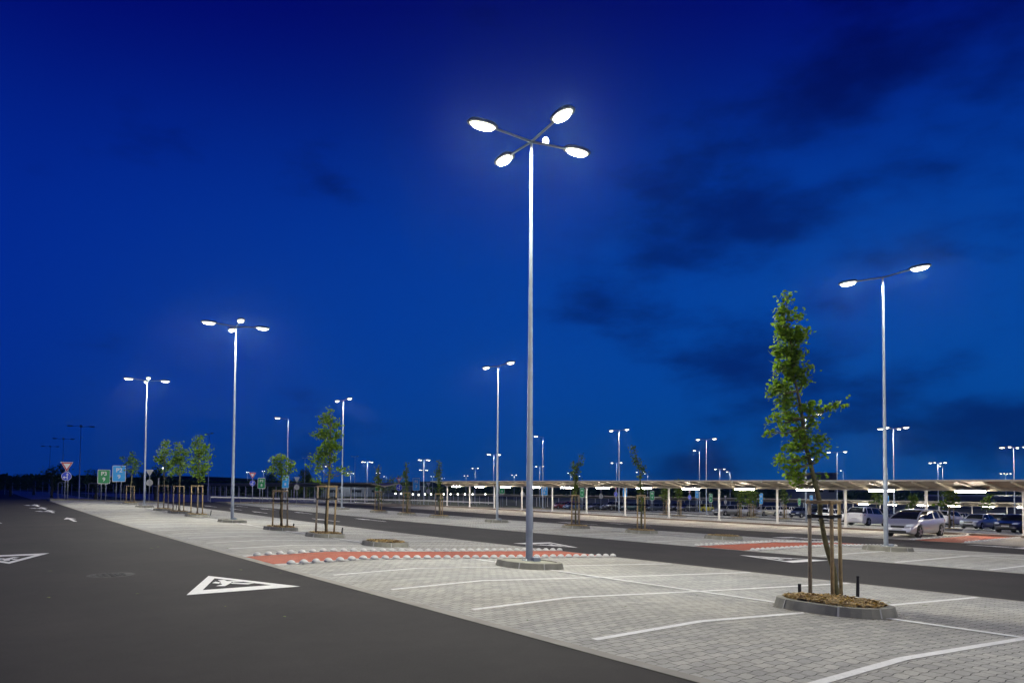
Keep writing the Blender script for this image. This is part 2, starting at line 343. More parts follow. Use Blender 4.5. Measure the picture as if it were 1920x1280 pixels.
def kerb_run(name, pts, w, h, m):
    b=MB()
    for a,c in zip(pts[:-1],pts[1:]):
        n=max(1,int(math.dist(a,c)/6)); prev=None
        for i in range(n):
            p=[a[k]+(c[k]-a[k])*i/n for k in (0,1)]; q=[a[k]+(c[k]-a[k])*(i+1)/n for k in (0,1)]
            b.bar((p[0],p[1],zg(*p)+h/2-.05),(q[0],q[1],zg(*q)+h/2-.05),w,h+.1,)
    return b.build(name,m)
struct(kerb_run('kerb',[(39.38,-30),(39.38,79)],.15,.12,M_KBROWN))
struct(kerb_run('kerb',[(0.06,YEND+.02),(9.94,YEND+.02),(9.94,88.5),(0.06,88.5),(0.06,YEND+.02)],.14,.13,M_KERB))
struct(kerb_run('kerb',[(16.46,YEND+.02),(26.34,YEND+.02),(26.34,88.5),(16.46,88.5),(16.46,YEND+.02)],.14,.13,M_KERB))
struct(kerb_run('kerb',[(-11.0,-30),(-11.0,92)],.15,.12,M_KERB))

# painted stall lines, laid 4 mm over the pavers, bent where the surface bends
def line(b, x0,y0,x1,y1,w,dz=.009):
    ps=[0.0,1.0]
    for k in XK:
        if x0!=x1 and min(x0,x1)<k<max(x0,x1): ps.append((k-x0)/(x1-x0))
    for k in YK:
        if y0!=y1 and min(y0,y1)<k<max(y0,y1): ps.append((k-y0)/(y1-y0))
    ps.sort(); d=Vector((x1-x0,y1-y0,0)).normalized(); n=Vector((-d.y,d.x,0))*w/2
    for a,c in zip(ps[:-1],ps[1:]):
        P=(x0+(x1-x0)*a,y0+(y1-y0)*a); Q=(x0+(x1-x0)*c,y0+(y1-y0)*c); vs=[]
        for T,s in ((P,-1),(Q,-1),(Q,1),(P,1)):
            x,y=T[0]+n.x*s,T[1]+n.y*s; vs.append((x,y,zg(x,y)+dz))
        b.add(vs,[(0,1,2,3)])
Y0=6.18
def stall_lines(parent, xa, xb, xm, n0, n1, skip=(), gaps=(), w=.11):
    b=MB(); u=MB()
    for n in range(n0,n1):
        y=Y0+2.5*n
        if n in skip: continue
        if n in gaps:
            line(b,xa,y,xm-.66,y,w); line(b,xm+.66,y,xb,y,w)
        else: line(b,xa,y,xb,y,w)
    # centre line, interrupted by islands and by the crossing
    stops=[Y0+2.5*n0]
    for n in range(n0,n1):
        y=Y0+2.5*n
        if n in gaps: stops += [y-.80,y+.80]
        if n==4: stops += [y-.2]
        if n==5: stops += [y+.2]
    stops.append(Y0+2.5*(n1-1)); stops=sorted(stops)
    for a,c in zip(stops[0::2],stops[1::2]):
        if c-a>.3: line(u,xm,a,xm,c,.135,.0125)
    b.build('stall_line',M_PAINT,parent); u.build('centre_line',M_PAINT,parent)
ISL1=[-9,-7,-2,0,3,6,8,10,13,16,18,20,23,26,28]   # n of every island in the rows
stall_lines(pave1,.32,9.8,5.0,-12,31,(4,5),ISL1)
stall_lines(pave2,16.6,26.3,21.4,-12,31,(4,5),ISL1)
stall_lines(pave3,33.0,38.9,70,-8,29,(4,5),())
stall_lines(pave4,50.5,59.6,54.8,-8,26,(),())
stall_lines(pave5,66.8,77,71.9,-8,28,(),())

# red crossing strips between two white strips
for x0,x1 in ((0.02,9.88),(16.42,26.38),(32.8,39.3)):
    sheet('path',x0,x1,16.34,18.52,M_RED,.011)
    for yc in (16.18,18.68):
        sheet('path_edging',x0,x1,yc-.15,yc+.15,M_STRIP,.014)
def dome_mesh():
    b=MB(); n=14; rows=5; vs=[]; fs=[]
    for j in range(rows):
        a=j/rows*math.pi/2; r=.098*math.cos(a); z=.082*math.sin(a)
        vs += [(r*math.cos(2*math.pi*k/n),r*math.sin(2*math.pi*k/n),z) for k in range(n)]
    vs.append((0,0,.082))
    for j in range(rows-1):
        for k in range(n): fs.append((j*n+k,j*n+(k+1)%n,(j+1)*n+(k+1)%n,(j+1)*n+k))
    for k in range(n): fs.append(((rows-1)*n+k,(rows-1)*n+(k+1)%n,rows*n))
    fs.append(tuple(range(n))[::-1])
    return b.add(vs,fs).mesh('domed_stud',M_DOME,smooth=True)
DM=dome_mesh()
def domes(x0,x1,yc,step,label,group):
    x=x0
    while x<x1:
        o=bpy.data.objects.new('domed_stud',DM); C.objects.link(o); o.location=(x,yc,zg(x,yc)+.012); o.rotation_euler=(0,0,rng.random()*6)
        tag(o,label,'stud',group); x+=step
domes(.35,10.1,16.18,.285,'white half-dome concrete stud, front row of the nearest red brick crossing','studs on the near side of the nearest crossing')
domes(.35,10.1,18.68,.285,'white half-dome concrete stud, back row of the nearest red brick crossing','studs on the far side of the nearest crossing')
domes(16.7,26.4,16.18,.285,'small white half-dome stud, front row of the second red crossing','studs on the near side of the second crossing')
domes(16.7,26.4,18.68,.285,'small white half-dome stud, back row of the second red crossing','studs on the far side of the second crossing')
domes(33.0,39.2,16.18,.36,'tiny pale stud, front row of the red crossing by the silver hatchback','studs on the near side of the third crossing')
domes(33.0,39.2,18.68,.36,'tiny pale stud, back row of the red crossing by the silver hatchback','studs on the far side of the third crossing')

# ------------------------------------------------------------------ road markings
def flat(b, polys, loc, sx, sy, dz=.006, rz=0):
    cs,sn=math.cos(rz),math.sin(rz)
    for poly in polys:
        vs=[]
        for px,py in poly:
            x=px*sx; y=py*sy; X=loc[0]+x*cs-y*sn; Y=loc[1]+x*sn+y*cs; vs.append((X,Y,zg(X,Y)+dz))
        b.add(vs,[tuple(range(len(vs)))])
def warn_triangle(cx, cy, w, h, flip, label):
    # apex towards +y; border from three quads, walking figure inside
    A=(0,1.02); B=(-.5,0); D=(.5,0)
    a=(0,.83); bb=(-.31,.19); d=(.31,.19)
    polys=[[A,B,bb,a],[B,D,d,bb],[D,A,a,d]]
    fig=[[(-.115,.545),(-.06,.62),(-.035,.55),(-.075,.48)],
         [(-.011,.70),(.049,.69),(.044,.60),(.088,.58),(.033,.47),(-.071,.32),(-.143,.355),(-.06,.426),(-.049,.521),(-.027,.558)],
         [(.082,.59),(.17,.496),(.065,.50)],[(.034,.49),(.077,.455),(.22,.368),(.143,.326),(.03,.43)]]
    b=MB(); flat(b,polys+fig,(cx,cy),w,h*(-1 if flip else 1) if False else h,rz=math.pi if flip else 0)
    o=b.build('road_marking',M_PAINT); tag(o,label,'road marking','painted warning triangles'); return o
warn_triangle(-1.68,12.46,1.82,2.42,False,'white painted triangle with walking figure on the dark lane, nearest to the camera')
warn_triangle(-4.72,22.30,1.82,2.5,True,'white painted triangle with figure cut by the left edge of the photo')
warn_triangle(11.62,22.25,1.75,2.6,True,'thin white painted triangle on the lane directly behind the tallest lamp post')
warn_triangle(14.42,12.50,1.82,2.45,False,'white painted triangle on the second lane left of the near staked tree')
warn_triangle(27.98,22.75,1.7,2.75,True,'faint white triangle on the third lane above the second red crossing')
warn_triangle(31.47,12.85,1.82,2.7,False,'faint white triangle on the third lane at the right edge below the dark sedan')
def arrow(cx,y0,y1,kind,label,group,w=.55):
    h=y1-y0
    st=[[(-.13,0),(.13,0),(.13,.6),(-.13,.6)],[(-.5,.58),(.5,.58),(0,1)]]
    if kind=='left': st += [[(-.13,.28),(-.13,.42),(-.75,.60),(-.75,.50)],[(-.70,.40),(-.70,.70),(-1.35,.62)]]
    if kind=='right': st += [[(.13,.28),(.13,.42),(.75,.60),(.75,.50)],[(.70,.40),(.70,.70),(1.35,.62)]]
    b=MB(); flat(b,st,(cx,y0),w,h); o=b.build('road_arrow',M_PAINT); tag(o,label,'road arrow',group)
arrow(-1.62,40.7,45.3,'s','single straight white arrow on the left lane, nearest of that lane\'s arrows','arrows on the left lane')
arrow(-1.75,52.2,57.2,'left','forward-and-left white arrow, second nearest on the left lane','arrows on the left lane',.62)
arrow(-1.80,58.3,63.2,'left','forward-and-left white arrow, middle of the distant three on the left lane','arrows on the left lane',.62)
arrow(-1.85,65.0,70.5,'left','forward-and-left white arrow, farthest on the left lane','arrows on the left lane',.62)
arrow(-4.75,37.5,42.5,'s','white arrow cut by the left edge of the photo on the dark lane','arrows on the left lane')
for i,(x,a,c) in enumerate(((11.9,41.4,46.0),(14.9,41.4,46.2),(11.9,55.0,59.0),(14.9,53.9,58.0),(12.0,62.0,66.0),(14.9,62.5,67.0),(12.0,70,75),(14.9,70.5,75))):
    arrow(x,a,c,'s',['pale arrow on the second lane just right of the staked tree base','pale arrow on the second lane, far side, right of the staked tree','pale arrow on the second lane between the two middle staked trees','pale arrow on the far side of the second lane above the low bushy tree','pale arrow on the second lane left of the bushy staked tree','pale arrow on the far side of the second lane left of the bushy tree','farthest pale arrow on the near side of the second lane','farthest pale arrow on the far side of the second lane'][i],'arrows on the second lane',.5)
arrow(28.3,37,41.5,'s','pale arrow on the third lane left of the tallest lamp post base','arrows on the third lane',.5)
arrow(31.2,35,39.5,'s','pale arrow on the third lane right of the tallest lamp post base','arrows on the third lane',.5)
def manhole():
    b=MB(); cx,cy=-3.18,16.15; R=.42; n=28
    b.add([(cx+R*math.cos(2*math.pi*k/n),cy+R*math.sin(2*math.pi*k/n),zg(cx,cy)+.005) for k in range(n)],[tuple(range(n))])
    for i in range(-3,4):
        for j in range(-3,4):
            if i*i+j*j<10: b.box((cx+i*.1,cy+j*.1,zg(cx,cy)+.009),(.06,.06,.008),rz=.78*((i+j)%2))
    tag(b.build('manhole_cover',M_IRON),'round dark iron manhole cover set in the asphalt on the left','manhole cover')
manhole()
def litter():
    b=MB(); r=random.Random(5)
    pts=[(-.9,15.6),(-.4,14.6),(-.2,10.8),(-3.2,13.0),(-2.4,10.9),(-2.0,9.6),(-4.1,17.5)]+[(r.uniform(-4.5,-.3),r.uniform(4,24)) for _ in range(4)]+[(r.uniform(.3,9),r.uniform(3,24)) for _ in range(16)]
    for x,y in pts:
        s=r.uniform(.025,.06); a=r.random()*6; z=zg(x,y)+.012; P=[(1,0),(.35,.45),(-.5,.5),(-1,0),(-.4,-.5),(.4,-.4)]
        b.add([(x+s*(p*math.cos(a)-q*math.sin(a)),y+s*(p*math.sin(a)+q*math.cos(a)),z+.012*abs(q)) for p,q in P],[(0,1,2,3,4,5)])
    tag(b.build('leaf_litter',M_LEAFD),'scattered dry leaves on the asphalt and pavers','leaves',kind='stuff')
litter()

# ------------------------------------------------------------------ islands
def outline(a,b,n=24,p=2.5,rot=0):
    o=[]
    for k in range(n):
        t=2*math.pi*k/n; c,s=math.cos(t),math.sin(t); o.append((a*math.copysign(abs(c)**(2/p),c), b*math.copysign(abs(s)**(2/p),s)))
    return o
OA,OB=.68,.86
def island_meshes():
    n=28; base=outline(OA,OB,n); top=outline(OA-.05,OB-.05,n); tin=outline(OA-.16,OB-.16,n)
    k=MB(); vs=[(x,y,-.05) for x,y in base]+[(x,y,.14) for x,y in top]+[(x,y,.145) for x,y in tin]+[(x,y,.02) for x,y in tin]
    fs=[]; mi=[]
    for r in range(3):
        for i in range(n): fs.append((r*n+i,r*n+(i+1)%n,(r+1)*n+(i+1)%n,(r+1)*n+i))
    k.add(vs,fs)
    # mortar joints between the kerb stones
    for i in range(0,n,4):
        (x0,y0),(x1,y1)=base[i],top[i]; L_=math.hypot(x0,y0); tx,ty=-y0/L_*.014,x0/L_*.014; e=1.004
        k.add([((x0)*e-tx,(y0)*e-ty,-.04),((x0)*e+tx,(y0)*e+ty,-.04),((x1)*e+tx,(y1)*e+ty,.141),((x1)*e-tx,(y1)*e-ty,.141)],[(0,1,2,3)],1)
    km=k.mesh('kerb_ring',[M_KERB,M_KJOINT])
    f=MB(); f.add([(x,y,.128) for x,y in tin]+[(0,0,.15)],[(i,(i+1)%n,n) for i in range(n)])
    pm=f.mesh('paved_top',mat('island_pavers',(.30,.30,.235),.85,var=.2,vscale=6,bump=.4))
    sm=f.mesh('soil',mat('island_soil',(.10,.075,.04),.95,var=.4,vscale=12,bump=.8,bscale=20))
    return km,pm,sm,tin
KM,PM,SM,TIN=island_meshes()
def chips_mesh(n,seed):
    r=random.Random(seed); b=MB()
    for _ in range(n):
        while True:
            x,y=r.uniform(-OA,OA),r.uniform(-OB,OB)
            if (abs(x)/(OA-.17))**2.5+(abs(y)/(OB-.17))**2.5<1: break
        h=.125+.03*(1-(x*x+y*y))+r.uniform(0,.028); l,w=r.uniform(.025,.075),r.uniform(.010,.028); 
        M3=Matrix.Rotation(r.random()*6.3,3,'Z')@Matrix.Rotation(r.uniform(-.6,.6),3,'X')@Matrix.Rotation(r.uniform(-.6,.6),3,'Y')
        vs=[M3@Vector(v)+Vector((x,y,h)) for v in ((-l,-w,0),(l,-w*.6,0),(l*.8,w,0),(-l*.9,w*.8,0),(0,0,.012))]
        b.add(vs,[(0,1,4),(1,2,4),(2,3,4),(3,0,4),(3,2,1,0)])
    return b.mesh('wood_chips',M_CHIP)
CH_N=chips_mesh(2600,1); CH_F=chips_mesh(500,2)
IDX={}
def island(x,y,kind,where,near=False):
    z=zg(x,y); root=empty('kerbed_island',(x,y,z),0,where[0],'planter kerb' if kind!='pole' else 'kerbed island','kerbed islands in the parking rows')
    sx=interp(x+.6,XK,XZ)-interp(x-.6,XK,XZ); root.rotation_euler=(0,-math.atan2(sx,1.2),0) if sx else (0,0,0)
    def part(name,me):
        o=bpy.data.objects.new(name,me); C.objects.link(o); o.parent=root; return o
    part('kerb_ring',KM)
    if kind=='pole': part('paved_top',PM)
    else:
        part('soil',SM)
        o=bpy.data.objects.new('wood_mulch',CH_N if near else CH_F); C.objects.link(o); o.location=root.location; o.rotation_euler=root.rotation_euler
        tag(o,where[1],'mulch','mulch in the planted islands',kind='stuff')
def spill():
    r=random.Random(9); b=MB()
    for _ in range(170):
        a=r.random()*6.28; d=1+abs(r.gauss(0,.13)); x=5.05+(OA+.03)*d*math.cos(a); y=6.18+(OB+.03)*d*math.sin(a); l=r.uniform(.006,.03); t=r.random()*3; z=zg(x,y)+.010
        b.add([(x+l*math.cos(t+k*1.57)*(1 if k%2 else .5),y+l*math.sin(t+k*1.57)*(1 if k%2 else .5),z+.004*(k==1)) for k in range(4)],[(0,1,2,3)])
    tag(b.build('spilled_mulch',mat('spilled_soil',(.12,.085,.045),.95,var=.4,vscale=40)),'crumbs of soil and bark spilled round the nearest planter kerb','mulch',kind='stuff')
spill()
def pipe(x,y,h,label,lean=(0,0)):
    z=zg(x,y)+.1; b=MB(); b.tube([(0,0,0),(lean[0]*.5,lean[1]*.5,h*.5),(lean[0],lean[1],h)],.027,10,cap=False); b.tube([(0,0,0),(lean[0]*.97,lean[1]*.97,h*.97)],.02,8)
    tag(b.build('watering_pipe',M_PIPE,loc=(x,y,z),smooth=True),label,'pipe','black watering pipes in the planters')

# ------------------------------------------------------------------ trees
LEAFSHAPE=[(0,-.5,0),(.28,-.42,.05),(.55,-.12,.10),(.30,.02,.05),(.42,.38,.1),(.15,.28,.03),(0,.62,-.05),(-.15,.28,.03),(-.42,.38,.1),(-.30,.02,.05),(-.55,-.12,.10),(-.28,-.42,.05)]
def leaf(b,p,s,r,droop=.5):
    M3=Matrix.Rotation(r.random()*6.3,3,'Z')@Matrix.Rotation(r.gauss(-droop,.55),3,'X')@Matrix.Rotation(r.gauss(0,.5),3,'Y')
    b.add([M3@(Vector(v)*s)+p for v in LEAFSHAPE],[(0,1,2,3),(3,4,5,0),(5,6,7,0),(7,8,9,0),(9,10,11,0)])
RX=Vector((RT.x,RT.y,0)).normalized(); RY=Vector((FW.x,FW.y,0)).normalized()
def L3(u,d,z): return RX*u+RY*d+Vector((0,0,z))      # tree-local: u sideways, d in depth, z up
def tree(x,y,z,trunk,blobs,nleaf,lsize,label,seed,rot=0,near=False,name='young_maple_tree',m=None,cat='tree',group='young staked trees',branch=True,clump=7):
    r=random.Random(seed); root=empty(name,(x,y,z),rot,label,cat,group)
    tb=MB(); pts=[L3(*p[:3]) for p in trunk]; rr=[p[3] for p in trunk]
    # finer, slightly crooked trunk
    P=[];R=[]
    for i in range(len(pts)-1):
        for k in range(3):
            t=k/3; q=pts[i].lerp(pts[i+1],t); 
            if k: q=q+Vector((r.uniform(-1,1),r.uniform(-1,1),0))*rr[i]*.25
            P.append(q);R.append(rr[i]+(rr[i+1]-rr[i])*t)
    P.append(pts[-1]);R.append(rr[-1]); tb.tube(P,R,10 if near else 6)
    lb=MB(); vol=[(bl[3]*bl[4]*(bl[5] if len(bl)>5 else bl[3]))**.8 for bl in blobs]; tot=sum(vol)
    for bl,v in zip(blobs,vol):
        c=L3(bl[0],bl[1],bl[2]); ru,rz=bl[3],bl[4]; n=max(3,int(nleaf*v/tot/clump))
        att=min(P,key=lambda q:(q-(c-Vector((0,0,rz+.25*ru))) ).length)
        if branch:
            midp=att.lerp(c,.5)+Vector((0,0,-.05)); tb.tube([att,midp,c],[.018 if near else .015,.011,.004],5)
        for k in range(n):
            while True:
                q=Vector((r.uniform(-1,1),r.uniform(-1,1),r.uniform(-1,1)))
                if .15<q.length<1: break
            cc=c+RX*q.x*ru+RY*q.y*ru+Vector((0,0,q.z*rz))
            if branch and r.random()<(.5 if near else .12): tb.tube([c.lerp(cc,.1)-Vector((0,0,.1*rz)),cc],[.005,.002],4,cap=False)
            for j in range(clump):
                off=Vector((r.gauss(0,1),r.gauss(0,1),r.gauss(0,.8)))*lsize*.85
                leaf(lb,cc+off,lsize*r.uniform(.55,1.15),r)
    tb.build('trunk',M_BARK,root,smooth=True); lb.build('crown',m or M_LEAF,root); return root
def stakes(x,y,posts,h,label,woods=0,tie=.75,near=False,bars=None):
    """posts: list of (dx,dy,leanx,leany)"""
    z=zg(x,y)+.08; root=empty('tree_stake_frame',(x,y,z),0,label,'tree stakes','wooden stake frames round the young trees')
    R=.03 if near else .035; tops=[]
    for i,(dx,dy,lx,ly) in enumerate(posts):
        b=MB(); b.tube([(dx,dy,0),(dx+lx*.5,dy+ly*.5,h*.5),(dx+lx,dy+ly,h)],[R,R*.97,R*.93],12 if near else 8); tops.append((dx+lx,dy+ly,h))
        b.build('post',(M_WOODG if (i+woods)%3==0 else M_WOOD),root,smooth=True)
    for a,c in (bars or [(i,i+1) for i in range(len(tops)-1)]):
        b=MB(); A,B=Vector(tops[a]),Vector(tops[c]); d=(B-A).normalized()*.05; b.tube([A-d+Vector((0,0,.02)),B+d+Vector((0,0,.02))],R*.95,8); b.build('crossbar',M_WOOD,root,smooth=True)
    b=MB(); q=[(p[0]+ (t[0]-p[0])*tie, p[1]+(t[1]-p[1])*tie, h*tie) for p,t in zip([(a[0],a[1]) for a in posts],tops)]
    for i in range(len(q)-1): 
        A,B=Vector(q[i]),Vector(q[i+1]); b.bar(A,B,.012,.05); b.bar(A+Vector((0,0,.035)),B+Vector((0,0,-.02)),.012,.035)
    for p in q: b.tube([(p[0],p[1],p[2]-.03),(p[0],p[1],p[2]+.03)],R+.01,10)
    b.build('tie',M_STRAP,root); return root

# near staked tree at the right
def px(dx,dy): return dx/117.0, -dy/117.0     # photo offset -> metres at this tree's distance, used to note its outline
TX,TY=5.99,6.73
T0=(1562,1127)
def q(x,y): return ((x-T0[0])/117.0,(T0[1]-y)/117.0)
tr=[]
for (x,y,r_) in ((1566,1127,.050),(1560,1075,.043),(1547,1031,.040),(1539,987,.038),(1534,944,.040),(1523,897,.036),(1511,849,.030),(1505,793,.026),(1498,754,.022),(1490,715,.018),(1484,660,.013),(1478,605,.008),(1475,556,.004)):
    u,z=q(x,y); tr.append((u,0,z,r_))
bl=[]
for (x,y,rx,rz,dd) in ((1475,562,7,12,0),(1466,592,12,14,.02),(1492,598,9,8,.0),(1460,608,8,12,.05),(1470,630,15,18,0),(1490,640,14,18,.08),(1502,632,9,11,-.05),(1465,665,14,16,0),(1490,675,15,18,.05),(1462,700,12,14,-.05),(1482,708,17,18,0),(1459,735,13,12,0),(1484,745,14,14,.1),(1505,722,10,12,0),(1450,742,9,10,.1),
    (1466,762,17,9,0),(1512,700,7,6,0),(1478,790,20,10,.1),(1455,782,12,12,-.1),(1443,790,11,9,0),(1440,797,9,5,.1),(1504,772,12,9,0),(1524,775,15,12,.05),(1545,775,10,7,0),(1561,770,13,7,0),(1569,764,7,5,0),(1433,820,9,7,0),(1468,812,13,9,.05),(1490,812,14,12,.1),(1482,830,15,13,-.1),(1520,800,13,14,0),(1512,828,12,12,0),
    (1500,845,18,12,.1),(1470,850,13,11,0),(1532,835,13,12,0),(1545,842,10,10,0),(1525,858,14,12,-.05),(1462,868,15,9,0),(1485,875,18,12,.1),(1452,876,8,8,0),(1480,893,17,11,0),(1505,872,12,12,0),(1540,862,10,7,0),(1470,900,10,9,0),(1492,908,12,12,.05),(1485,918,9,8,0),(1533,905,9,5,0),(1460,885,9,6,0)):
    k_=.82 if y>835 else .92
    if y<745: bl.append((q(x+3,y)[0],-dd*1.2+.03,q(x,y)[1]+.02,rx/130.0,rz/125.0))
    u,z=q(x+(9 if x<1500 and y>745 else 3),y); bl.append((u,dd*1.6,z,rx/117.0*k_,rz/117.0*k_))
tree(TX,TY,zg(TX,TY)+.13,tr,bl,3900,.067,'tall narrow young maple with a leaning trunk in the nearest kerbed planter',11,near=True,clump=5)
st=empty  # noqa
stakes(5.80,6.62,[(-.18,.30,-.004,0),(-.07,-.02,-.02,0),(.37,.10,-.05,-.01)],1.52,'three grey-brown posts with crossbars and black strap around the near leaning tree',near=True,tie=.86)
pipe(5.42,6.98,.20,'short black pipe stub in the nearest planter, left of the posts')
pipe(6.49,6.62,.33,'taller black pipe in the nearest planter, right of the posts',(.01,.0))
island(5.05,6.18,'tree',('grey concrete kerb ring of the nearest planter with the leaning maple','brown wood chips filling the nearest planter under the leaning maple'),True)
island(5.05,13.68,'pole',('raised kerbed island topped with pavers under the tallest lamp post',))
island(5.05,21.18,'tree',('empty kerbed planter without a tree, just beyond the nearest red crossing','wood chips in the empty planter beyond the nearest red crossing'))

def std_posts(s=.36): return [(-.38*s/.36,-.10,0.02,0),(-.05,-.30*s/.36,0,.02),(.30*s/.36,.05,-.02,0)]
def row_tree(x,y,trunk,blobs,n,ls,label,seed,slabel,ilabel,mlabel,h=1.6,m=None,posts=None,pipes=()):
    tree(x,y,zg(x,y)+.12,trunk,blobs,int(n*1.05),ls*.80,label,seed,m=m)
    if h: stakes(x,y,posts or std_posts(),h,slabel,woods=seed%3)
    island(x,y,'tree',(ilabel,mlabel))
    for (dx,dy,hh,lb) in pipes: pipe(x+dx,y+dy,hh,lb,(.03,0))
S=1/46.5
def Q(x,y,x0,y0,s): return ((x-x0)*s,(y0-y)*s)
def mk(lst,x0,y0,s,dsc=1.0):
    o=[]
    for i,(x,y,rx,rz) in enumerate(lst): u,z=Q(x,y,x0,y0,s); o.append((u,((i*7)%5-2)*.06*dsc,z,rx*s*.80,rz*s*.82))
    return o
def tk(lst,x0,y0,s): return [((x-x0)*s,0,(y0-y)*s,r_) for x,y,r_ in lst]
# middle staked tree (tall one)
s=1/48.0
row_tree(5.05,26.18,tk([(612,1001,.06),(613,950,.045),(617,900,.04),(618,850,.03),(617,800,.015),(616,784,.008)],611,1001,s),
 mk([(617,786,6,7),(610,800,13,13),(626,805,9,9),(607,825,15,14),(628,828,10,12),(592,828,7,6),(617,845,16,13),(603,855,12,12),(626,850,10,9),(603,868,11,9),(622,868,9,10),(586,870,6,8),(597,885,7,12),(622,888,4,6),(616,900,4,4),(640,888,10,4),(648,893,6,3),(592,905,5,7),(600,870,6,6),(580,882,4,3)],611,1001,s),1900,.115,
 'tall slim staked tree with a hanging left branch, left of the centre of the lot',21,'pale wooden stake frame round the tall slim tree at the middle left','kerbed planter of the tall slim tree at the middle left','mulch under the tall slim tree at the middle left',1.75,
 posts=[(-.38,-.05,.06,0),(-.06,-.28,.07,.02),(.34,.0,.08,0)],pipes=((.52,-.3,.26,'black pipe in the planter of the tall slim tree'),))
s=1/40.0
row_tree(5.05,31.18,tk([(527,988,.06),(527,950,.045),(527,915,.035),(526,890,.025),(525,872,.01)],527,988,s),
 mk([(524,870,14,6),(514,876,10,7),(534,882,14,8),(522,888,13,8),(510,892,11,7),(545,888,7,5),(527,900,13,8),(505,895,8,4),(540,895,7,5),(516,882,8,8),(530,873,8,6),(545,893,5,4)],527,988,s),800,.115,
 'short bushy round-headed staked tree, immediately left of the tall slim one',22,'wooden stake frame round the short bushy tree','kerbed planter of the short bushy tree','mulch under the short bushy tree',1.55,pipes=((.45,-.25,.2,'black pipe stub in the planter of the short bushy tree'),))
s=1/28.5
row_tree(5.05,46.18,tk([(371,963,.06),(371,920,.05),(372,880,.035),(373,838,.012)],371,963,s),
 mk([(374,836,8,7),(367,845,9,9),(382,850,8,10),(371,860,12,10),(384,866,8,8),(366,872,9,9),(380,882,10,9),(366,886,11,8),(375,895,12,7),(362,893,6,5),(386,892,5,6),(375,905,6,5)],371,963,s),1300,.16,
 'full leafy staked tree, rightmost of the three standing close together at the left',23,'stake frame of the rightmost of the three close trees at the left','planter kerb of the rightmost of the three close trees','mulch under the rightmost of the three close trees',1.7,pipes=((.7,-.2,.3,'black pipe by the rightmost of the three close trees'),))
s=1/26.0
row_tree(5.05,51.18,tk([(339,960,.06),(339,920,.05),(340,885,.035),(338,850,.012)],339,960,s),
 mk([(337,850,6,8),(332,862,8,9),(345,862,7,9),(338,872,11,10),(352,862,4,8),(330,880,8,8),(346,882,9,7),(338,893,11,6),(328,892,6,4),(325,878,5,5)],339,960,s),1000,.16,
 'broad-crowned staked tree, middle of the three standing close together at the left',24,'stake frame of the middle of the three close trees at the left','planter kerb of the middle of the three close trees','mulch under the middle of the three close trees',1.65,m=M_LEAF)
s=1/24.5
row_tree(5.05,56.18,tk([(313,957,.06),(313,915,.045),(312,885,.03),(314,850,.012)],313,957,s),
 mk([(317,843,5,7),(312,853,8,9),(306,862,7,8),(318,862,5,8),(309,874,10,9),(300,872,6,5),(320,884,10,6),(325,895,7,6),(312,890,6,6)],313,957,s),800,.17,
 'airy staked tree, leftmost of the three standing close together at the left',25,'stake frame of the leftmost of the three close trees at the left','planter kerb of the leftmost of the three close trees','mulch under the leftmost of the three close trees',1.65,pipes=((.75,-.3,.3,'black pipe by the leftmost of the three close trees'),))
s=1/19.5
row_tree(5.6,74.2,tk([(250,946,.06),(250,925,.05),(251,900,.04),(254,870,.015)],250,946,s),
 mk([(254,862,5,6),(252,872,8,8),(258,880,6,8),(254,890,6,7),(243,876,5,4),(235,868,4,4),(244,890,5,5),(237,880,3,4)],250,946,s),500,.19,
 'small two-pronged tree beside the light blue sign, farthest of the left row',26,'stake frame of the small tree beside the light blue sign','low planter kerb of the small tree near the light blue sign','mulch under the small tree beside the light blue sign',1.5)
# second row of trees
s=1/41.0
row_tree(21.4,26.18,tk([(1192,995,.05),(1192,950,.045),(1191,905,.035),(1188,870,.02),(1178,825,.008)],1192,995,s),
 mk([(1176,832,4,9),(1179,848,5,8),(1184,858,7,7),(1190,868,7,7),(1194,874,5,5),(1189,885,5,6),(1190,912,6,14),(1193,935,6,12),(1191,950,4,8),(1172,828,3,5)],1192,995,s),650,.12,
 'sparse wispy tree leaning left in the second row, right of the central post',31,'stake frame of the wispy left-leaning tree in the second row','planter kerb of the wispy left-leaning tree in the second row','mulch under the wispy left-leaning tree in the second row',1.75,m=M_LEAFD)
row_tree(21.4,31.18,tk([(1076,987,.05),(1076,950,.045),(1075,900,.035),(1077,865,.02),(1085,840,.008)],1076,987,1/38.),
 mk([(1087,843,3,7),(1084,856,4,8),(1072,860,6,9),(1078,872,6,8),(1069,878,5,7),(1075,888,7,8),(1075,905,5,10),(1075,920,4,9)],1076,987,1/38.),500,.13,
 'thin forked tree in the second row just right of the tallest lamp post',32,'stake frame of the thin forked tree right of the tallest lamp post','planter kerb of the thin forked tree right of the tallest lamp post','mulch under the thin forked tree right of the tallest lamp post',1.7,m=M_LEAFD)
for (yy,x0,y0,top,lab,sd) in ((46.18,822,967,862,'thin forked tree at the left tip of the lit canopy',33),(51.18,764,963,866,'narrow dark tree between red triangle and light blue signs',34),(56.18,711,958,868,'narrow dark tree in front of the green sign by the canopy',35)):
    sc=1/{46.18:27.5,51.18:25.5,56.18:24.}[yy]
    row_tree(21.4,yy,tk([(x0,y0,.06),(x0,920,.045),(x0-1,885,.03),(x0-2,top,.01)],x0,y0,sc),
     mk([(x0-1,top+4,3,6),(x0-2,top+13,4,7),(x0-3,top+22,5,7),(x0-1,top+32,4,7),(x0-7,top+24,3,5),(x0,top+44,4,7),(x0,top+58,3,9),(x0+1,top+70,3,8)],x0,y0,sc),420,.15,
     lab,sd,'stake frame of the '+lab,'planter kerb of the '+lab,'mulch under the '+lab,1.6,m=M_LEAFD)
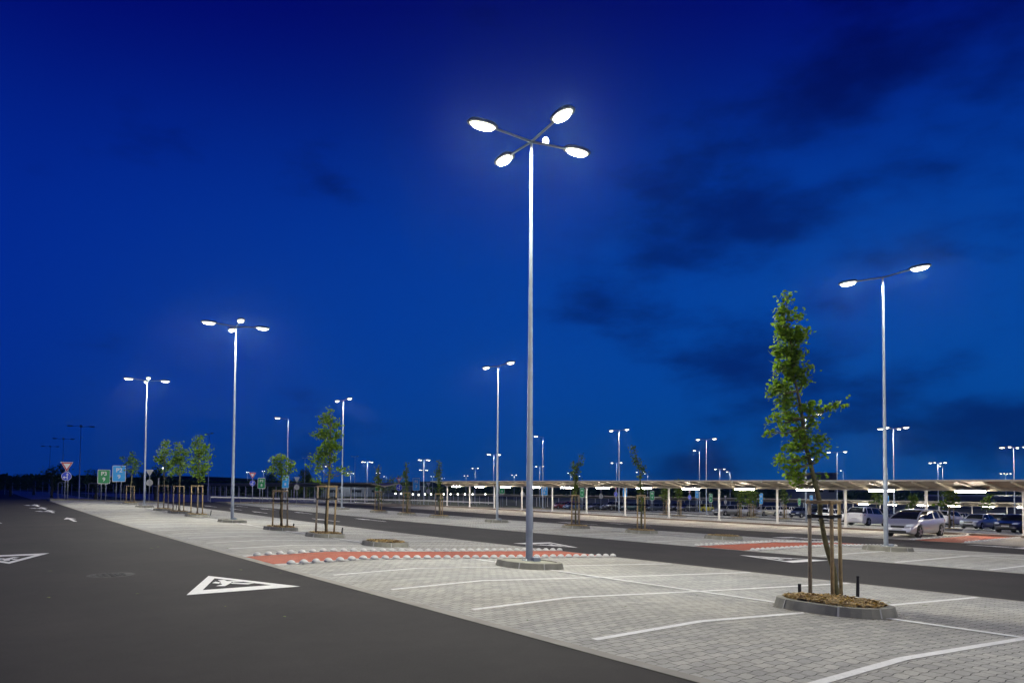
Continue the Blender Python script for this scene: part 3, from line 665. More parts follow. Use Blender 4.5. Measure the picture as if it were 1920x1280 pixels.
island(21.4,21.18,'tree',('empty mulched planter beside the second red crossing','mulch in the empty planter beside the second red crossing'))
for yy,lb in ((13.9,'paved kerbed island under the two-headed lamp post at the right'),(38.9,'paved kerbed island under the two-headed lamp post left of the tallest one'),(63.9,'small paved island under the far two-headed lamp post left of centre')):
    island(21.4,yy,'pole',(lb,))
for yy,lb in ((38.68,'paved kerbed island under the four-headed lamp post at the middle left'),(63.68,'paved kerbed island under the farthest lit four-headed lamp post at the left')):
    island(5.05,yy,'pole',(lb,))
# trees beyond the walkway
FT=[(54.8,53.5,1312.5,969,4.0,'thin tree and frame beyond the walkway, left of the yellow car'),(58.6,59.0,1246,966,3.6,'thin tree beyond the walkway behind a white column'),(61.4,50.9,1385,973,3.4,'broad tree beyond the walkway in front of the pale sedans'),(69.0,55.2,1412,969,3.6,'slim tree beyond the walkway left of the beige estate car'),(70.4,51.5,1477,973,4.2,'slim bare-stemmed tree beyond the walkway in front of the white hatchbacks'),(55.4,26.8,1780,994,3.5,'tree beyond the walkway between the white car and silver sedan'),(78.4,44.9,1643,980,4.4,'square-headed tree above the white SUV'),(88.0,45.5,1690,978,3.6,'small far tree above the silver hatchback roof'),(95.0,40.0,1758,975,3.8,'small far tree above the white car at the right'),(72.1,57.0,1424,970,3.4,'slim tree directly right of the slim one beside the beige estate'),(100,36.5,1820,975,3.8,'distant tree behind the silver sedan at the right')]
for i,(x,y,_,_,h,lb) in enumerate(FT):
    r=random.Random(50+i); w=.55 if i in (2,6) else .35
    bls=[(r.uniform(-.2,.2)*w/.35,r.uniform(-.2,.2),h*f,w*(1.15-abs(f-.75)),.38) for f in (.5,.58,.66,.74,.82,.9)]
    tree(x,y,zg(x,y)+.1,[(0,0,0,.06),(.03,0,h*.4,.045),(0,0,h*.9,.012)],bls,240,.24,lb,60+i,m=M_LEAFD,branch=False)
    if i in (0,1,2,3,4,5,9):
        stakes(x,y,[(-.35,-.1,0,0),(0,-.3,0,0),(.3,.1,0,0)],1.6,'stake frame of the '+lb)
        island(x,y,'tree',('planter kerb of the '+lb,'mulch under the '+lb))

# ------------------------------------------------------------------ lamp posts
LAMPLIGHT=bpy.data.lights.new('lamp_light','SPOT'); LAMPLIGHT.energy=1310; LAMPLIGHT.color=(1,.97,.83); LAMPLIGHT.shadow_soft_size=.012; LAMPLIGHT.spot_size=math.radians(176); LAMPLIGHT.spot_blend=.25
def lamp_proto(kind, lit=True, H=9.86):
    root=empty('lamp_post',(0,0,0))
    b=MB(); b.box((0,0,.02),(.26,.26,.025)); b.box((.10,-.12,.055),(.17,.15,.09))
    for a in range(4):
        ang=math.pi/4+a*math.pi/2; b.tube([(.15*math.cos(ang),.15*math.sin(ang),.02),(.15*math.cos(ang),.15*math.sin(ang),.06)],.013,6)
    b.build('base_plate',M_GALV,root)
    b=MB(); b.tube([(0,0,.05),(0,0,2.2),(0,0,2.22),(0,0,H*.55),(0,0,H)],[.080,.076,.070,.050,.031],20)
    p=b.build('pole',M_GALV,root,smooth=True); smooth_angle(p,50)
    d=MB(); d.box((.066,.0,.95),(.022,.09,.42)); d.build('service_door',M_GALVD,p)
    dirs={'quad':[0,90,180,270],'twin':[90,270],'single':[180]}[kind]
    for a in dirs:
        ar=math.radians(a); ca,sa=math.cos(ar),math.sin(ar); L_=1.02
        arm=MB(); arm.tube([(0,0,H-.04),(ca*L_*.5,sa*L_*.5,H+.0),(ca*L_,sa*L_,H+.03)],[.03,.028,.026],10); arm.build('arm',M_GALV,root,smooth=True)
        hd=MB(); cx,cy,cz=ca*(L_+.28),sa*(L_+.28),H+.055
        pr=[]
        for t in range(20):
            th=2*math.pi*t/20; u=.37*math.copysign(abs(math.cos(th))**.75,math.cos(th)); v=.175*math.copysign(abs(math.sin(th))**.75,math.sin(th)); pr.append((u,v))
        vs=[]; 
        for sc_,zz in ((1,-.03),(1.03,.0),(.9,.05),(.5,.075)): vs += [(cx+(u*ca-v*sa)*sc_,cy+(u*sa+v*ca)*sc_,cz+zz) for u,v in pr]
        fs=[tuple(range(20))[::-1],tuple(range(60,80))]+[(r*20+i,r*20+(i+1)%20,(r+1)*20+(i+1)%20,(r+1)*20+i) for r in range(3) for i in range(20)]
        hd.add(vs,fs); h=hd.build('lamp_head',M_GALVD,root,smooth=True); smooth_angle(h,45)
        ln=MB(); n=12; ring=[(.33*math.cos(2*math.pi*k/n),.152*math.sin(2*math.pi*k/n)) for k in range(n)]
        vs=[]
        for sc_,zz in ((1,-.031),(.78,-.09),(.45,-.12)): vs += [(cx+(u*ca-v*sa)*sc_,cy+(u*sa+v*ca)*sc_,cz+zz) for u,v in ring]
        fs=[(r*n+(i+1)%n,r*n+i,(r+1)*n+i,(r+1)*n+(i+1)%n) for r in range(2) for i in range(n)]+[tuple(range(2*n,3*n))[::-1]]
        ln.add(vs,fs); ln.m=[0]*n+[1]*(n+1); ln.build('lens',[M_LENSR,M_LENS] if lit else [M_LENSOFF,M_LENSOFF],h)
        if lit:
            ld=LAMPLIGHT; lo_=bpy.data.objects.new('lamp_light',ld); C.objects.link(lo_); lo_.location=(cx,cy,cz-.16); lo_.parent=h
    return root
PROTO={}; first=set()
def lamp(kind,x,y,label,lit=True,zb=None,rz=0):
    key=(kind,lit)
    if key not in PROTO: PROTO[key]=lamp_proto(kind,lit); o=PROTO[key]
    else: o=copy_tree(PROTO[key])
    o.location=(x,y,zg(x,y)+.13 if zb is None else zb); o.rotation_euler=(0,0,rz+math.radians(-5.5 if x<10 else 2.5))
    tag(o,label,'lamp post','tall galvanised lamp posts')
lamp('quad',5.05,13.68,'tallest lamp post in the photo, four glowing heads, standing at the centre')
lamp('quad',5.05,38.68,'four-headed lit lamp post at the middle left, second tallest on that side')
lamp('quad',5.05,63.9,'far left lit lamp post with four close heads, right of the light blue sign')
lamp('quad',5.05,-11.32,'four-headed lamp post behind the camera') 
lamp('twin',21.4,13.95,'two-headed lamp post at the right, behind the near leaning tree')
lamp('twin',21.4,38.85,'two-headed lamp post just left of the tallest central one')
lamp('twin',21.4,63.9,'two-headed lamp post right of the tall slim tree, left of centre')
lamp('single',23.8,86.0,'single-headed lamp post above the short bushy tree')
lamp('quad',5.4,116.1,'tall unlit lamp post above the red-bordered triangle sign',False)
lamp('quad',5.8,148.4,'unlit lamp post, middle of the three dark ones at the far left',False)
lamp('quad',5.9,180.9,'unlit lamp post, smallest of the three dark ones at the far left',False)
lamp('twin',21.7,114.5,'thin unlit lamp post left of the middle-left four-headed one',False)
lamp('twin',60.1,149.9,'faint unlit lamp post between two lit ones, left of centre',False)
lamp('twin',56.7,171.1,'faint unlit lamp post right of the short bushy tree',False)
FAR=[('twin',71.7,63.9,'bright two-headed post above the walkway roof, right of centre'),('single',88.6,79.3,'single dim head beside the bright two-headed post right of centre'),
('twin',142.4,118.4,'tiny two-headed post right of the bright pair right of centre'),('single',164.6,132.7,'tiny single-headed post at the end of the small cluster right of centre'),
('twin',100.2,62.6,'two-headed post just right of the leaning tree crown'),('single',176.9,106.4,'small single star post under the pair right of the leaning tree'),
('twin',116.7,78.6,'two-headed post half hidden by the leaning tree crown'),('quad',71.3,39.2,'four-headed distant post beside the right-hand tall post'),
('single',165.5,88.9,'small single head low beside the right-hand tall post'),('quad',141.9,67.0,'low four-headed cluster between the right-hand post and the edge'),
('single',161.2,74.8,'short pole close to the low four-headed cluster at right'),('quad',102.1,39.6,'four-headed post at the right edge of the photo'),
('quad',249.7,96.3,'tiny lamp cluster under the right-edge four-headed post'),('quad',72.5,114.6,'four-headed distant post just left of the central post'),
('twin',105.2,172.0,'small two-headed post left of the lit canopy\'s first lamps'),('twin',162.1,232.6,'tiny two-headed post between the central pair of poles'),
('twin',106.0,143.9,'two-headed distant post just right of the central post'),('single',57.7,80.7,'single-headed post rising right of the central post'),
('twin',57.0,64.9,'two-headed post over the wispy left-leaning tree'),('twin',103.3,113.9,'smaller two-headed post low under the one over the wispy tree'),
('twin',149.2,183.4,'tiny pair of heads behind the thin forked tree'),('single',199.6,235.9,'tiny single head right of the thin forked tree'),
('twin',151.7,154.8,'tiny pair right of the wispy tree crown'),('single',168.2,167.7,'tiny single head beside the pair right of the wispy tree'),
('twin',78.6,215.2,'small two-headed post behind the tall slim tree crown'),('quad',117.3,285.2,'tiny bright pair right of the far two-headed post left of centre'),
('quad',72.3,170.3,'bright small cluster between the far two-headed post and the green sign'),('quad',74.8,145.8,'upper bright cluster above the light blue sign near the canopy end'),
('quad',108.0,206.4,'lower bright cluster above the light blue sign near the canopy end'),('twin',117.1,258.8,'tiny dim pair in front of the big dark tree'),
('single',161.0,342.1,'yellowish star lamp in front of the big dark tree'),('twin',171.5,313.3,'tiny pair right of the light blue sign near the canopy end'),
('twin',164.8,272.0,'faint far pair just over the canopy roof left of the central post'),
('twin',232.4,407.6,'single faint dot above the left tip of the lit canopy'),('twin',89.6,333.6,'small lamp left of the red-bordered sign in the middle left'),
('twin',87.0,302.2,'small bright lamp above the green sign at the middle left'),('twin',56.8,39.9,'tall post almost hidden in the leaning tree, heads shining through leaves')]
for k,x,y,lb in FAR: lamp(k,x,y,lb)
# low far lamps on short columns
GL=MB(); GL.tube([(0,0,0),(0,0,4.0)],.06,6); GLM=GL.mesh('column',M_GALVD)
GH=MB(); GH.tube([(0,0,4.1),(0,0,4.2),(0,0,4.4),(0,0,4.5)],[.08,.19,.17,.06],8); GHM=GH.mesh('lantern',M_GLOBE)
def low_lamp(px_,Z,ytop,label):
    D=FW*1385.45+RT*(px_-960)+UP*(857.19-ytop); Pt=Vector((-5.2315,0,1.6588))+D*(Z/1385.45)
    root=empty('low_street_lamp',(round(Pt.x,1),round(Pt.y,1),round(Pt.z-4.3,2)),0,label,'street lamp','low lamps along the far road')
    for nm,me in (('column',GLM),('lantern',GHM)):
        o=bpy.data.objects.new(nm,me); C.objects.link(o); o.parent=root
for i,(x_,yy) in enumerate(((742,925),(752,925),(774,926),(785,927),(797,926),(808,926),(832,926),(845,926),(858,926),(872,926),(886,926),(910,926))):
    low_lamp(x_,200,yy,'%s from left in the row of low white lamps left of the lit canopy'%['first','second','third','fourth','fifth','sixth','seventh','eighth','ninth','tenth','eleventh','twelfth'][i])
for x_,yy,Z,lb in ((2,904,260,'low white lamp at the extreme left edge on the horizon'),(60,905,300,'tiny low lamp left of the triangle sign, the fainter of two'),(78.5,906,260,'low white lamp left of the triangle sign, the brighter of two'),(306.5,878,150,'lamp shining through the leftmost of the three close trees'),(213,907,330,'tiny light between the green and light blue signs'),(226,908,340,'tiny light under the light blue sign'),(260,909,340,'tiny light right of the small two-pronged tree'),(267.5,912,300,'small light left of the grey sign backs'),(331,913,320,'small light between the close trees'),(307,913,320,'small light behind the leftmost of the close trees'),(464,886,240,'')):
    if lb: low_lamp(x_,Z,yy,lb)

# ------------------------------------------------------------------ walkway canopies
def canopy(x, y0, y1, ztop, zend, lights, label, lit=True, sp=5.0, phase=0.0, two=False):
    """butterfly roof on a row of single columns running along y"""
    root=empty('walkway_canopy',(x,y0,0),0,label,'canopy','covered walkways')
    Lc=y1-y0
    def zr(y): return ztop+(zend-ztop)*y/Lc
    roof=MB()
    for s_ in (-1,1):
        # deck
        P=[(0,-.34),(s_*2.0,0.0)]
        vs=[(P[0][0],0,zr(0)+P[0][1]),(P[1][0],0,zr(0)+P[1][1]),(P[1][0],Lc,zr(Lc)+P[1][1]),(P[0][0],Lc,zr(Lc)+P[0][1])]
        vs+= [(a,b,c-.05) for a,b,c in vs]
        roof.add(vs,[(0,1,2,3),(7,6,5,4),(0,4,5,1),(1,5,6,2),(2,6,7,3),(3,7,4,0)])
    r=roof.build('roof',M_ROOF,root)
    fas=MB()
    for s_ in (-1,1): fas.bar((s_*2.02,-.05,zr(0)-.02),(s_*2.02,Lc+.05,zr(Lc)-.02),.05,.10)
    fas.build('fascia',M_ROOFB,root)
    raf=MB(); k=0
    while k*1.25<Lc:
        y=k*1.25
        for s_ in (-1,1): raf.bar((s_*.1,y,zr(y)-.43),(s_*1.98,y,zr(y)-.10),.07,.10)
        k+=1
    o=raf.build('rafters',M_ROOFB,root)
    bm_=MB(); bm_.bar((0,0,zr(0)-.47),(0,Lc,zr(Lc)-.47),.20,.22); bm_.build('beam',M_ROOFB,root)
    y=phase; n=0
    while y<Lc:
        zb=zg(x,y0+y)+.08; c=MB(); h=zr(y)-.55
        c.tube([(0,y,zb),(0,y,h)],.078,12); c.box((0,y,zb+.035),(.32,.32,.03)); c.tube([(0,y,zb+.05),(0,y,zb+.13)],.11,12)
        for s_ in (-1,1): c.bar((0,y,h-.05),(0,y+s_*.45,h+.02),.06,.06)
        c.build('column',M_WHITEM,root,smooth=False); y+=sp
    for ly in lights:
        f=MB(); y=ly-y0; f.box((-.28,y,zr(y)-.555),(.30,1.6,.035)); f.box((-.28,y,zr(y)-.50),(.08,1.2,.10)); fx=f.build('ceiling_light',M_WHITEM,root)
        t=MB(); t.box((-.28,y,zr(y)-.615),(.18,1.5,.095)); t.build('tube',M_TUBE,fx)
        if two:
            f=MB(); f.box((1.1,y+1.0,zr(y)-.22),(.14,1.3,.04)); fx=f.build('ceiling_light',M_WHITEM,root)
            t=MB(); t.box((1.1,y+1.0,zr(y)-.26),(.12,1.24,.04)); t.build('tube',M_TUBE,fx)
    return root
cols=[1.16+5*k for k in range(16)]
canopy(39.75,1.0,76.6,2.09,2.06,[3.66+5*k for k in range(15)],'long lit covered walkway with white columns and glowing tube lights crossing the lot',True,5.0,.16,two=True)
canopy(39.75,93.0,190.0,1.80,1.6,[],'dark unlit covered walkway behind the bushy trees, left of centre',False,5.0,1.5)
canopy(110,20,190,-.22,-1.0,[28.0,32.4,36.9,41.3,45.7,50.2,54.6,59.3,63.8],'second more distant walkway canopy seen beneath the first one',True,4.45,1.2)

# ------------------------------------------------------------------ signs
def text_poly(txt,size,thick=.01):
    cu=bpy.data.curves.new('t','FONT'); cu.body=txt; cu.size=size; cu.align_x='CENTER'; cu.align_y='CENTER'; cu.extrude=thick/2; cu.resolution_u=3; cu.offset=size*.018
    o=bpy.data.objects.new('t',cu); C.objects.link(o); dg=bpy.context.evaluated_depsgraph_get(); me=bpy.data.meshes.new_from_object(o.evaluated_get(dg)); bpy.data.objects.remove(o); return me
def put_text(txt,size,parent,x,z,y,m):
    me=text_poly(txt,size); me.materials.clear(); me.materials.append(m)
    me.transform(Matrix.Translation((x,y,z))@Matrix.Rotation(math.pi/2,4,'X')); o=bpy.data.objects.new('lettering',me); C.objects.link(o); o.parent=parent
def rrect(w,h,r,n=5):
    o=[]
    for cx,cz,a0 in ((w/2-r,h/2-r,0),(-w/2+r,h/2-r,90),(-w/2+r,-h/2+r,180),(w/2-r,-h/2+r,270)):
        for i in range(n+1):
            a=math.radians(a0+90*i/n); o.append((cx+r*math.cos(a),cz+r*math.sin(a)))
    return o
def plate(b,poly,y0,y1,m=0):
    n=len(poly); b.add([(p[0],y0,p[1]) for p in poly]+[(p[0],y1,p[1]) for p in poly],[tuple(range(n)),tuple(range(n,2*n))[::-1]]+[(i,n+i,n+(i+1)%n,(i+1)%n) for i in range(n)],m)
def shift(poly,dx,dz): return [(a+dx,c+dz) for a,c in poly]
def park_sign(x,y,w,h,zb,colour,top,bottom,label,rz=0,z=None):
    root=empty('parking_sign',(x,y,zg(x,y)+.05 if z is None else z),rz,label,'parking sign','green and light blue parking sector signs')
    for s_ in (-1,1):
        b=MB(); b.tube([(s_*w*.18,.03,0),(s_*w*.18,.03,zb+h*.9)],.035,8); b.build('post',M_GALV,root,smooth=True)
    bd=MB(); plate(bd,shift(rrect(w,h,.09),0,zb+h/2),-.010,.0,0); plate(bd,shift(rrect(w-.09,h-.09,.06),0,zb+h/2),-.014,-.0102,1)
    p=bd.build('panel',[M_SWHITE,colour],root)
    if top: put_text(top,w*.48,p,0,zb+h*.70,-.02,M_SWHITE)
    if bottom: put_text(bottom,w*.48,p,0,zb+h*.30,-.02,M_SWHITE)
def disc(r,n=28): return [(r*math.cos(2*math.pi*k/n),r*math.sin(2*math.pi*k/n)) for k in range(n)]
def priority(x,y,tw,dr,ztri,zdisc,label,rz=0,back=False,posts=2,z=None):
    root=empty('give_way_sign',(x,y,zg(x,y)+.05 if z is None else z),rz,label,'road sign','give way and direction sign posts')
    th=tw*.88
    for s_ in ((-1,1) if posts==2 else (0,)):
        b=MB(); b.tube([(s_*.12+.02,.04,0),(s_*.12+.02,.04,ztri+th*.7)],.033,8); b.build('post',M_GALV,root,smooth=True)
    def tri(k): c=th*.62; return [(-tw/2*k,ztri+c+(th-c)*k),(0,ztri+c-c*k),(tw/2*k,ztri+c+(th-c)*k)][::-1]
    b=MB(); 
    if back:
        plate(b,tri(1),-.01,0,0); b.build('triangle_plate',[M_SBACK],root)
        b=MB(); plate(b,shift(disc(dr),0,zdisc),-.01,0,0); b.build('round_plate',[M_SBACK],root)
        b=MB(); b.box((0,-.03,(ztri+zdisc)/2),(.05,.03,ztri+th-zdisc+dr*.8)); b.build('clamp',M_GALVD,root); return
    plate(b,tri(1.0),-.010,0,0); plate(b,tri(.93),-.013,-.0102,1); plate(b,tri(.56),-.016,-.0132,2)
    b.build('triangle_plate',[M_SWHITE,M_SRED,M_SWHITE],root)
    b=MB(); plate(b,shift(disc(dr),0,zdisc),-.010,0,0); plate(b,shift(disc(dr*.93),0,zdisc),-.013,-.0102,1)
    def a(pts): return [(p[0]*dr+.0,p[1]*dr+zdisc) for p in pts]
    for poly in ([(.08,-.68),(.22,-.68),(.22,.36),(.08,.36)],[(-.12,.30),(.42,.30),(.15,.72)],[(-.36,-.30),(.08,-.30),(.08,-.16),(-.36,-.16)],[(-.34,.04),(-.34,-.50),(-.74,-.23)]):
        plate(b,a(poly),-.017,-.0132,2)
    b.build('round_plate',[M_SWHITE,M_SDBLUE,M_SWHITE],root)
priority(1.4,84.6,1.10,.44,2.72,2.28,'red-bordered triangle over a round blue arrow sign at the far left')
park_sign(4.6,84.2,1.12,1.42,1.68,M_SGREEN,'P3','9','green sign reading P3 9 at the left')
park_sign(6.0,84.6,1.22,1.65,1.95,M_SBLUE,'P2','9','light blue sign reading P2 9 at the left')
priority(8.9,85.0,.80,.34,2.65,2.0,'grey sign backs behind the far left lamp post, triangle above disc',back=True,posts=1)
def grey_post(x,y,h,label):
    b=MB(); b.box((0,0,h/2),(.12,.12,h)); b.box((0,0,h+.03),(.14,.14,.06)); tag(b.build('grey_post',M_GALVD,loc=(x,y,zg(x,y))),label,'post')
grey_post(9.6,84.0,2.5,'plain grey square post left of the leftmost of the three close trees')
priority(19.2,84.0,.80,.32,2.70,2.22,'red-bordered triangle and blue disc left of the short bushy tree',posts=1)
park_sign(20.3,84.3,.86,1.22,1.62,M_SGREEN,'P3','8','green sign reading P3 8 at the middle left')
park_sign(23.4,85.5,.88,1.45,1.78,M_SBLUE,'P2','8','light blue sign reading P2 8 partly behind the short bushy tree')
priority(24.6,85.0,.72,.32,2.5,1.95,'grey sign backs right of the short bushy tree',back=True,posts=1)
park_sign(46.1,108.5,1.15,1.75,2.0,M_SGREEN,'P3','7','green sign behind the narrow dark tree near the canopy end')
priority(48.8,106.6,1.05,.55,3.4,2.75,'red-bordered triangle and blue disc left of the lit canopy tip',posts=1)
park_sign(52.0,106.8,1.3,2.05,2.35,M_SBLUE,'P2','7','light blue sign left of the lit canopy tip')
priority(54.6,107.4,.85,.42,3.1,2.35,'grey sign backs right of the light blue sign near the canopy tip',back=True,posts=1)
park_sign(60.5,94.6,.95,1.35,2.1,M_SGREEN,'P3','6','green sign under the canopy left of the central post')
park_sign(67.7,93.1,1.35,1.5,2.05,M_SBLUE,'P2','6','light blue sign under the canopy right of the central post')
priority(61.3,90.3,.85,.4,2.75,2.05,'grey sign backs under the canopy just left of the central post',back=True,posts=1)
park_sign(64.0,79.7,.8,1.35,1.8,M_SGREEN,'P3','5','green sign hidden by a column right of the thin forked tree')
priority(71.0,83.4,.9,.4,2.8,2.1,'grey triangle and disc backs below a canopy lamp right of the forked tree',back=True,posts=1)
priority(71.4,80.6,.75,.36,3.1,2.5,'small red triangle and blue disc left of the wispy left-leaning tree',posts=1)
park_sign(79.5,87.0,1.0,1.6,2.2,M_SBLUE,'P2','5','light blue sign left of the wispy left-leaning tree')
park_sign(79.5,81.0,.95,1.4,1.8,M_SGREEN,'P3','4','green sign between the wispy tree and the next column')
priority(89.7,82.3,.75,.4,3.1,2.45,'small blue disc sign under the bright canopy lamp left of the yellow car',posts=1)
park_sign(97,87.0,.9,1.35,2.4,M_SBLUE,'P2','4','small light blue sign above the yellow car')
park_sign(84.5,73.7,.8,1.3,1.75,M_SGREEN,'P3','3','green sign right of the yellow car')
priority(86.3,72.4,.6,.32,2.3,1.85,'small grey sign backs above the pale sedans',back=True,posts=1)
priority(89.7,70.0,.6,.32,2.5,2.05,'small violet-blue disc sign right of the broad tree beyond the walkway',posts=1)
park_sign(87.3,66.8,.9,1.6,1.7,M_SBLUE,'P2','3','light blue sign above the beige estate car')
priority(100.5,72.1,.7,.35,2.3,1.8,'tiny grey sign backs above the white hatchbacks',back=True,posts=1)
park_sign(104,71.5,.75,1.1,1.7,M_SGREEN,'P3','2','small green sign left of the leaning maple trunk')
park_sign(94,63.0,.85,1.35,1.9,M_SBLUE,'P2','2','small light blue sign touching the leaning maple trunk')
park_sign(100,54.8,.6,.9,2.6,M_SBLUE,'P','','tiny blue and white sign above the silver hatchback')

# ------------------------------------------------------------------ cars
PAINT={}
def paint(name,col,metal=.3,rough=.28):
    if name not in PAINT:
        m=mat('car_paint_'+name,col,rough,metal); m.node_tree.nodes['Principled BSDF'].inputs['Coat Weight'].default_value=.6; m.node_tree.nodes['Principled BSDF'].inputs['Coat Roughness'].default_value=.08; PAINT[name]=m
    return PAINT[name]
SPEC={ # L,W,H, belt, bonnet profile [(x frac,z)], cabin (ws_base, roof_front, roof_rear, rear_base) as x frac, tail z, wheel r
'sedan':dict(L=4.6,W=1.78,H=1.44,belt=.95,hood=[(.5,.48),(.492,.62),(.465,.72),(.22,.93)],cab=(.23,.06,-.20,-.36),tail=[(-.36,1.0),(-.47,.99),(-.495,.86),(-.5,.55)],wr=.31,wb=(.305,-.285)),
'hatch':dict(L=4.1,W=1.74,H=1.47,belt=.95,hood=[(.5,.45),(.492,.60),(.46,.72),(.25,.95)],cab=(.27,.08,-.36,-.47),tail=[(-.47,.98),(-.488,.88),(-.5,.5)],wr=.31,wb=(.31,-.31)),
'onebox':dict(L=4.15,W=1.72,H=1.46,belt=.96,hood=[(.5,.45),(.49,.58),(.455,.72),(.30,.93)],cab=(.33,.04,-.33,-.475),tail=[(-.475,1.0),(-.49,.86),(-.5,.5)],wr=.32,wb=(.315,-.315)),
'wagon':dict(L=4.7,W=1.78,H=1.50,belt=.96,hood=[(.5,.46),(.492,.62),(.465,.74),(.23,.94)],cab=(.24,.09,-.42,-.485),tail=[(-.485,1.0),(-.495,.86),(-.5,.5)],wr=.32,wb=(.31,-.28)),
'suv':dict(L=4.45,W=1.84,H=1.66,belt=1.08,hood=[(.5,.55),(.494,.80),(.47,.92),(.24,1.06)],cab=(.25,.10,-.37,-.475),tail=[(-.475,1.12),(-.49,1.0),(-.5,.6)],wr=.36,wb=(.30,-.31)),
}
def car(kind,x,y,heading,pname,col,label,z=None,metal=.3):
    s=SPEC[kind]; L_,W,H=s['L'],s['W'],s['H']; m=paint(pname,col,metal); gnd=zg(x,y) if z is None else z
    root=empty('parked_car',(x,y,gnd),heading,label,'car','parked cars')
    # align with the slope
    hx,hy=math.cos(heading),math.sin(heading); dz=zg(x+hx*1.3,y+hy*1.3)-zg(x-hx*1.3,y-hy*1.3); root.rotation_euler=(0,-math.atan2(dz,2.6),heading)
    prof=sorted([(a*L_,b) for a,b in s['hood']+[(s['cab'][0],s['belt']),(0,s['belt']+.01),(s['cab'][3],s['belt']+.04)]+s['tail']])
    pxs=[p[0] for p in prof]; pzs=[p[1] for p in prof]
    R=s['wr']+.055; wx=[L_*s['wb'][0],L_*s['wb'][1]]
    xs=set([-L_/2+L_*i/26 for i in range(27)]+[p for p in pxs])
    for w in wx:
        for k in range(13): xs.add(w+R*math.cos(math.pi*k/12))
    xs=sorted(x_ for x_ in xs if -L_/2<=x_<=L_/2)
    b=MB(); rings=[]
    for xx in xs:
        zt=interp(xx,pxs,pzs); zb=.21+.10*max(0,(abs(xx)-L_*.44)/(L_*.06))
        for w in wx:
            if abs(xx-w)<R-1e-4: zb=max(zb,s['wr']+math.sqrt(max(0,R*R-(xx-w)**2)))
            elif abs(abs(xx-w)-R)<1e-3: zb=max(zb,.21)
        e=abs(xx)/(L_/2); hw=W/2*(1-.20*max(0,(e-.70)/.30)**2.0); zb=min(zb,zt-.12)
        mid=min(zb+(zt-zb)*.55,.62*s['belt']/.95+.02) if zt>.7 else zb+(zt-zb)*.5
        mid=max(mid,zb+.03)
        pr=[(hw*.90,zb),(hw*.975,zb+.02+(mid-zb)*.25),(hw,mid),(hw*.985,mid+(zt-mid)*.55),(hw*.93,zt-.03),(hw*.80,zt),(hw*.4,zt+.018),(0,zt+.022)]
        rings.append([(xx,yy,zz) for yy,zz in pr]+[(xx,-yy,zz) for yy,zz in pr[-2::-1]])
    n=len(rings[0]); vs=[v for r_ in rings for v in r_]; fs=[]
    for i in range(len(rings)-1):
        for k in range(n-1): fs.append((i*n+k,i*n+k+1,(i+1)*n+k+1,(i+1)*n+k))
        fs.append((i*n+n-1,i*n,(i+1)*n,(i+1)*n+n-1))
    fs += [tuple(range(n)),tuple((len(rings)-1)*n+k for k in range(n))[::-1]]
    body=b.add(vs,fs).build('body',m,root); smooth_angle(body,38)
    u=MB(); u.box((0,0,.33),(L_*.9,W*.62,.26)); u.build('underbody',M_TRIM,root)
    a,b_,c,d=[f*L_ for f in s['cab']]; zb=s['belt']-.02; zt=H-.03; wb_,wt=W/2*.90,W/2*.70
    # glasshouse: one curved shell of glass, roof skin and pillars laid on it
    zb0=zb; st_=[]
    for k in range(6): t=k/5; st_.append((a+(b_-a)*t, zb0+(zt-zb0)*(math.sin(t*math.pi/2)**.85)*.97))
    for k in range(1,6): t=k/6; st_.append((b_+(c-b_)*t, zb0+(zt-zb0)*(.97+.045*math.sin(math.pi*min(1,t*1.05)))))
    for k in range(6): t=k/5; st_.append((c+(d-c)*t, zb0+(zt-zb0)*(math.cos(t*math.pi/2)**.75 if k<5 else 0)*.96))
    def wy(z,x): return wb_*(.93 if x>b_ else 1-.08*max(0,(b_-x)/(b_-d))**2)+(wt-wb_)*((z-zb0)/(zt-zb0))**1.3
    g=MB(); rings=[]
    for x_,z_ in st_:
        z_=max(z_,zb0+.012); h1=zb0+(z_-zb0)*.5
        pr=[(wy(zb0,x_),zb0),(wy(h1,x_),h1),(wy(z_,x_),z_-.02*(z_>zb0+.1)),(wy(z_,x_)*.72,z_+.012),(0,z_+.022)]
        rings.append([(x_,y_,q_) for y_,q_ in pr]+[(x_,-y_,q_) for y_,q_ in pr[-2::-1]])
    n=9; vs=[v for r_ in rings for v in r_]; fs=[(i*n+k,i*n+k+1,(i+1)*n+k+1,(i+1)*n+k) for i in range(len(rings)-1) for k in range(n-1)]
    gl=g.add(vs,fs+[tuple(range(n)),tuple((len(rings)-1)*n+k for k in range(n))]).build('windows',M_GLASSC,root); smooth_angle(gl,60)
    rf=MB(); off=.014; rr_=[]
    for r_ in rings[5:12]:
        rr_.append([(v[0],v[1]*1.015,v[2]+off) for v in r_[2:7]])
    lo=[[(v[0],v[1]*.98,v[2]-.03) for v in r_] for r_ in rr_]
    vs=[v for r_ in rr_ for v in r_]+[v for r_ in lo for v in r_]; m0=len(rr_)*5; fs=[(i*5+k,i*5+k+1,(i+1)*5+k+1,(i+1)*5+k) for i in range(len(rr_)-1) for k in range(4)]
    for i in range(len(rr_)-1):
        for e in (0,4): fs.append((i*5+e,(i+1)*5+e,m0+(i+1)*5+e,m0+i*5+e))
    for e in (0,len(rr_)-1):
        for k in range(4): fs.append((e*5+k,e*5+k+1,m0+e*5+k+1,m0+e*5+k))
    rf.add(vs,fs)
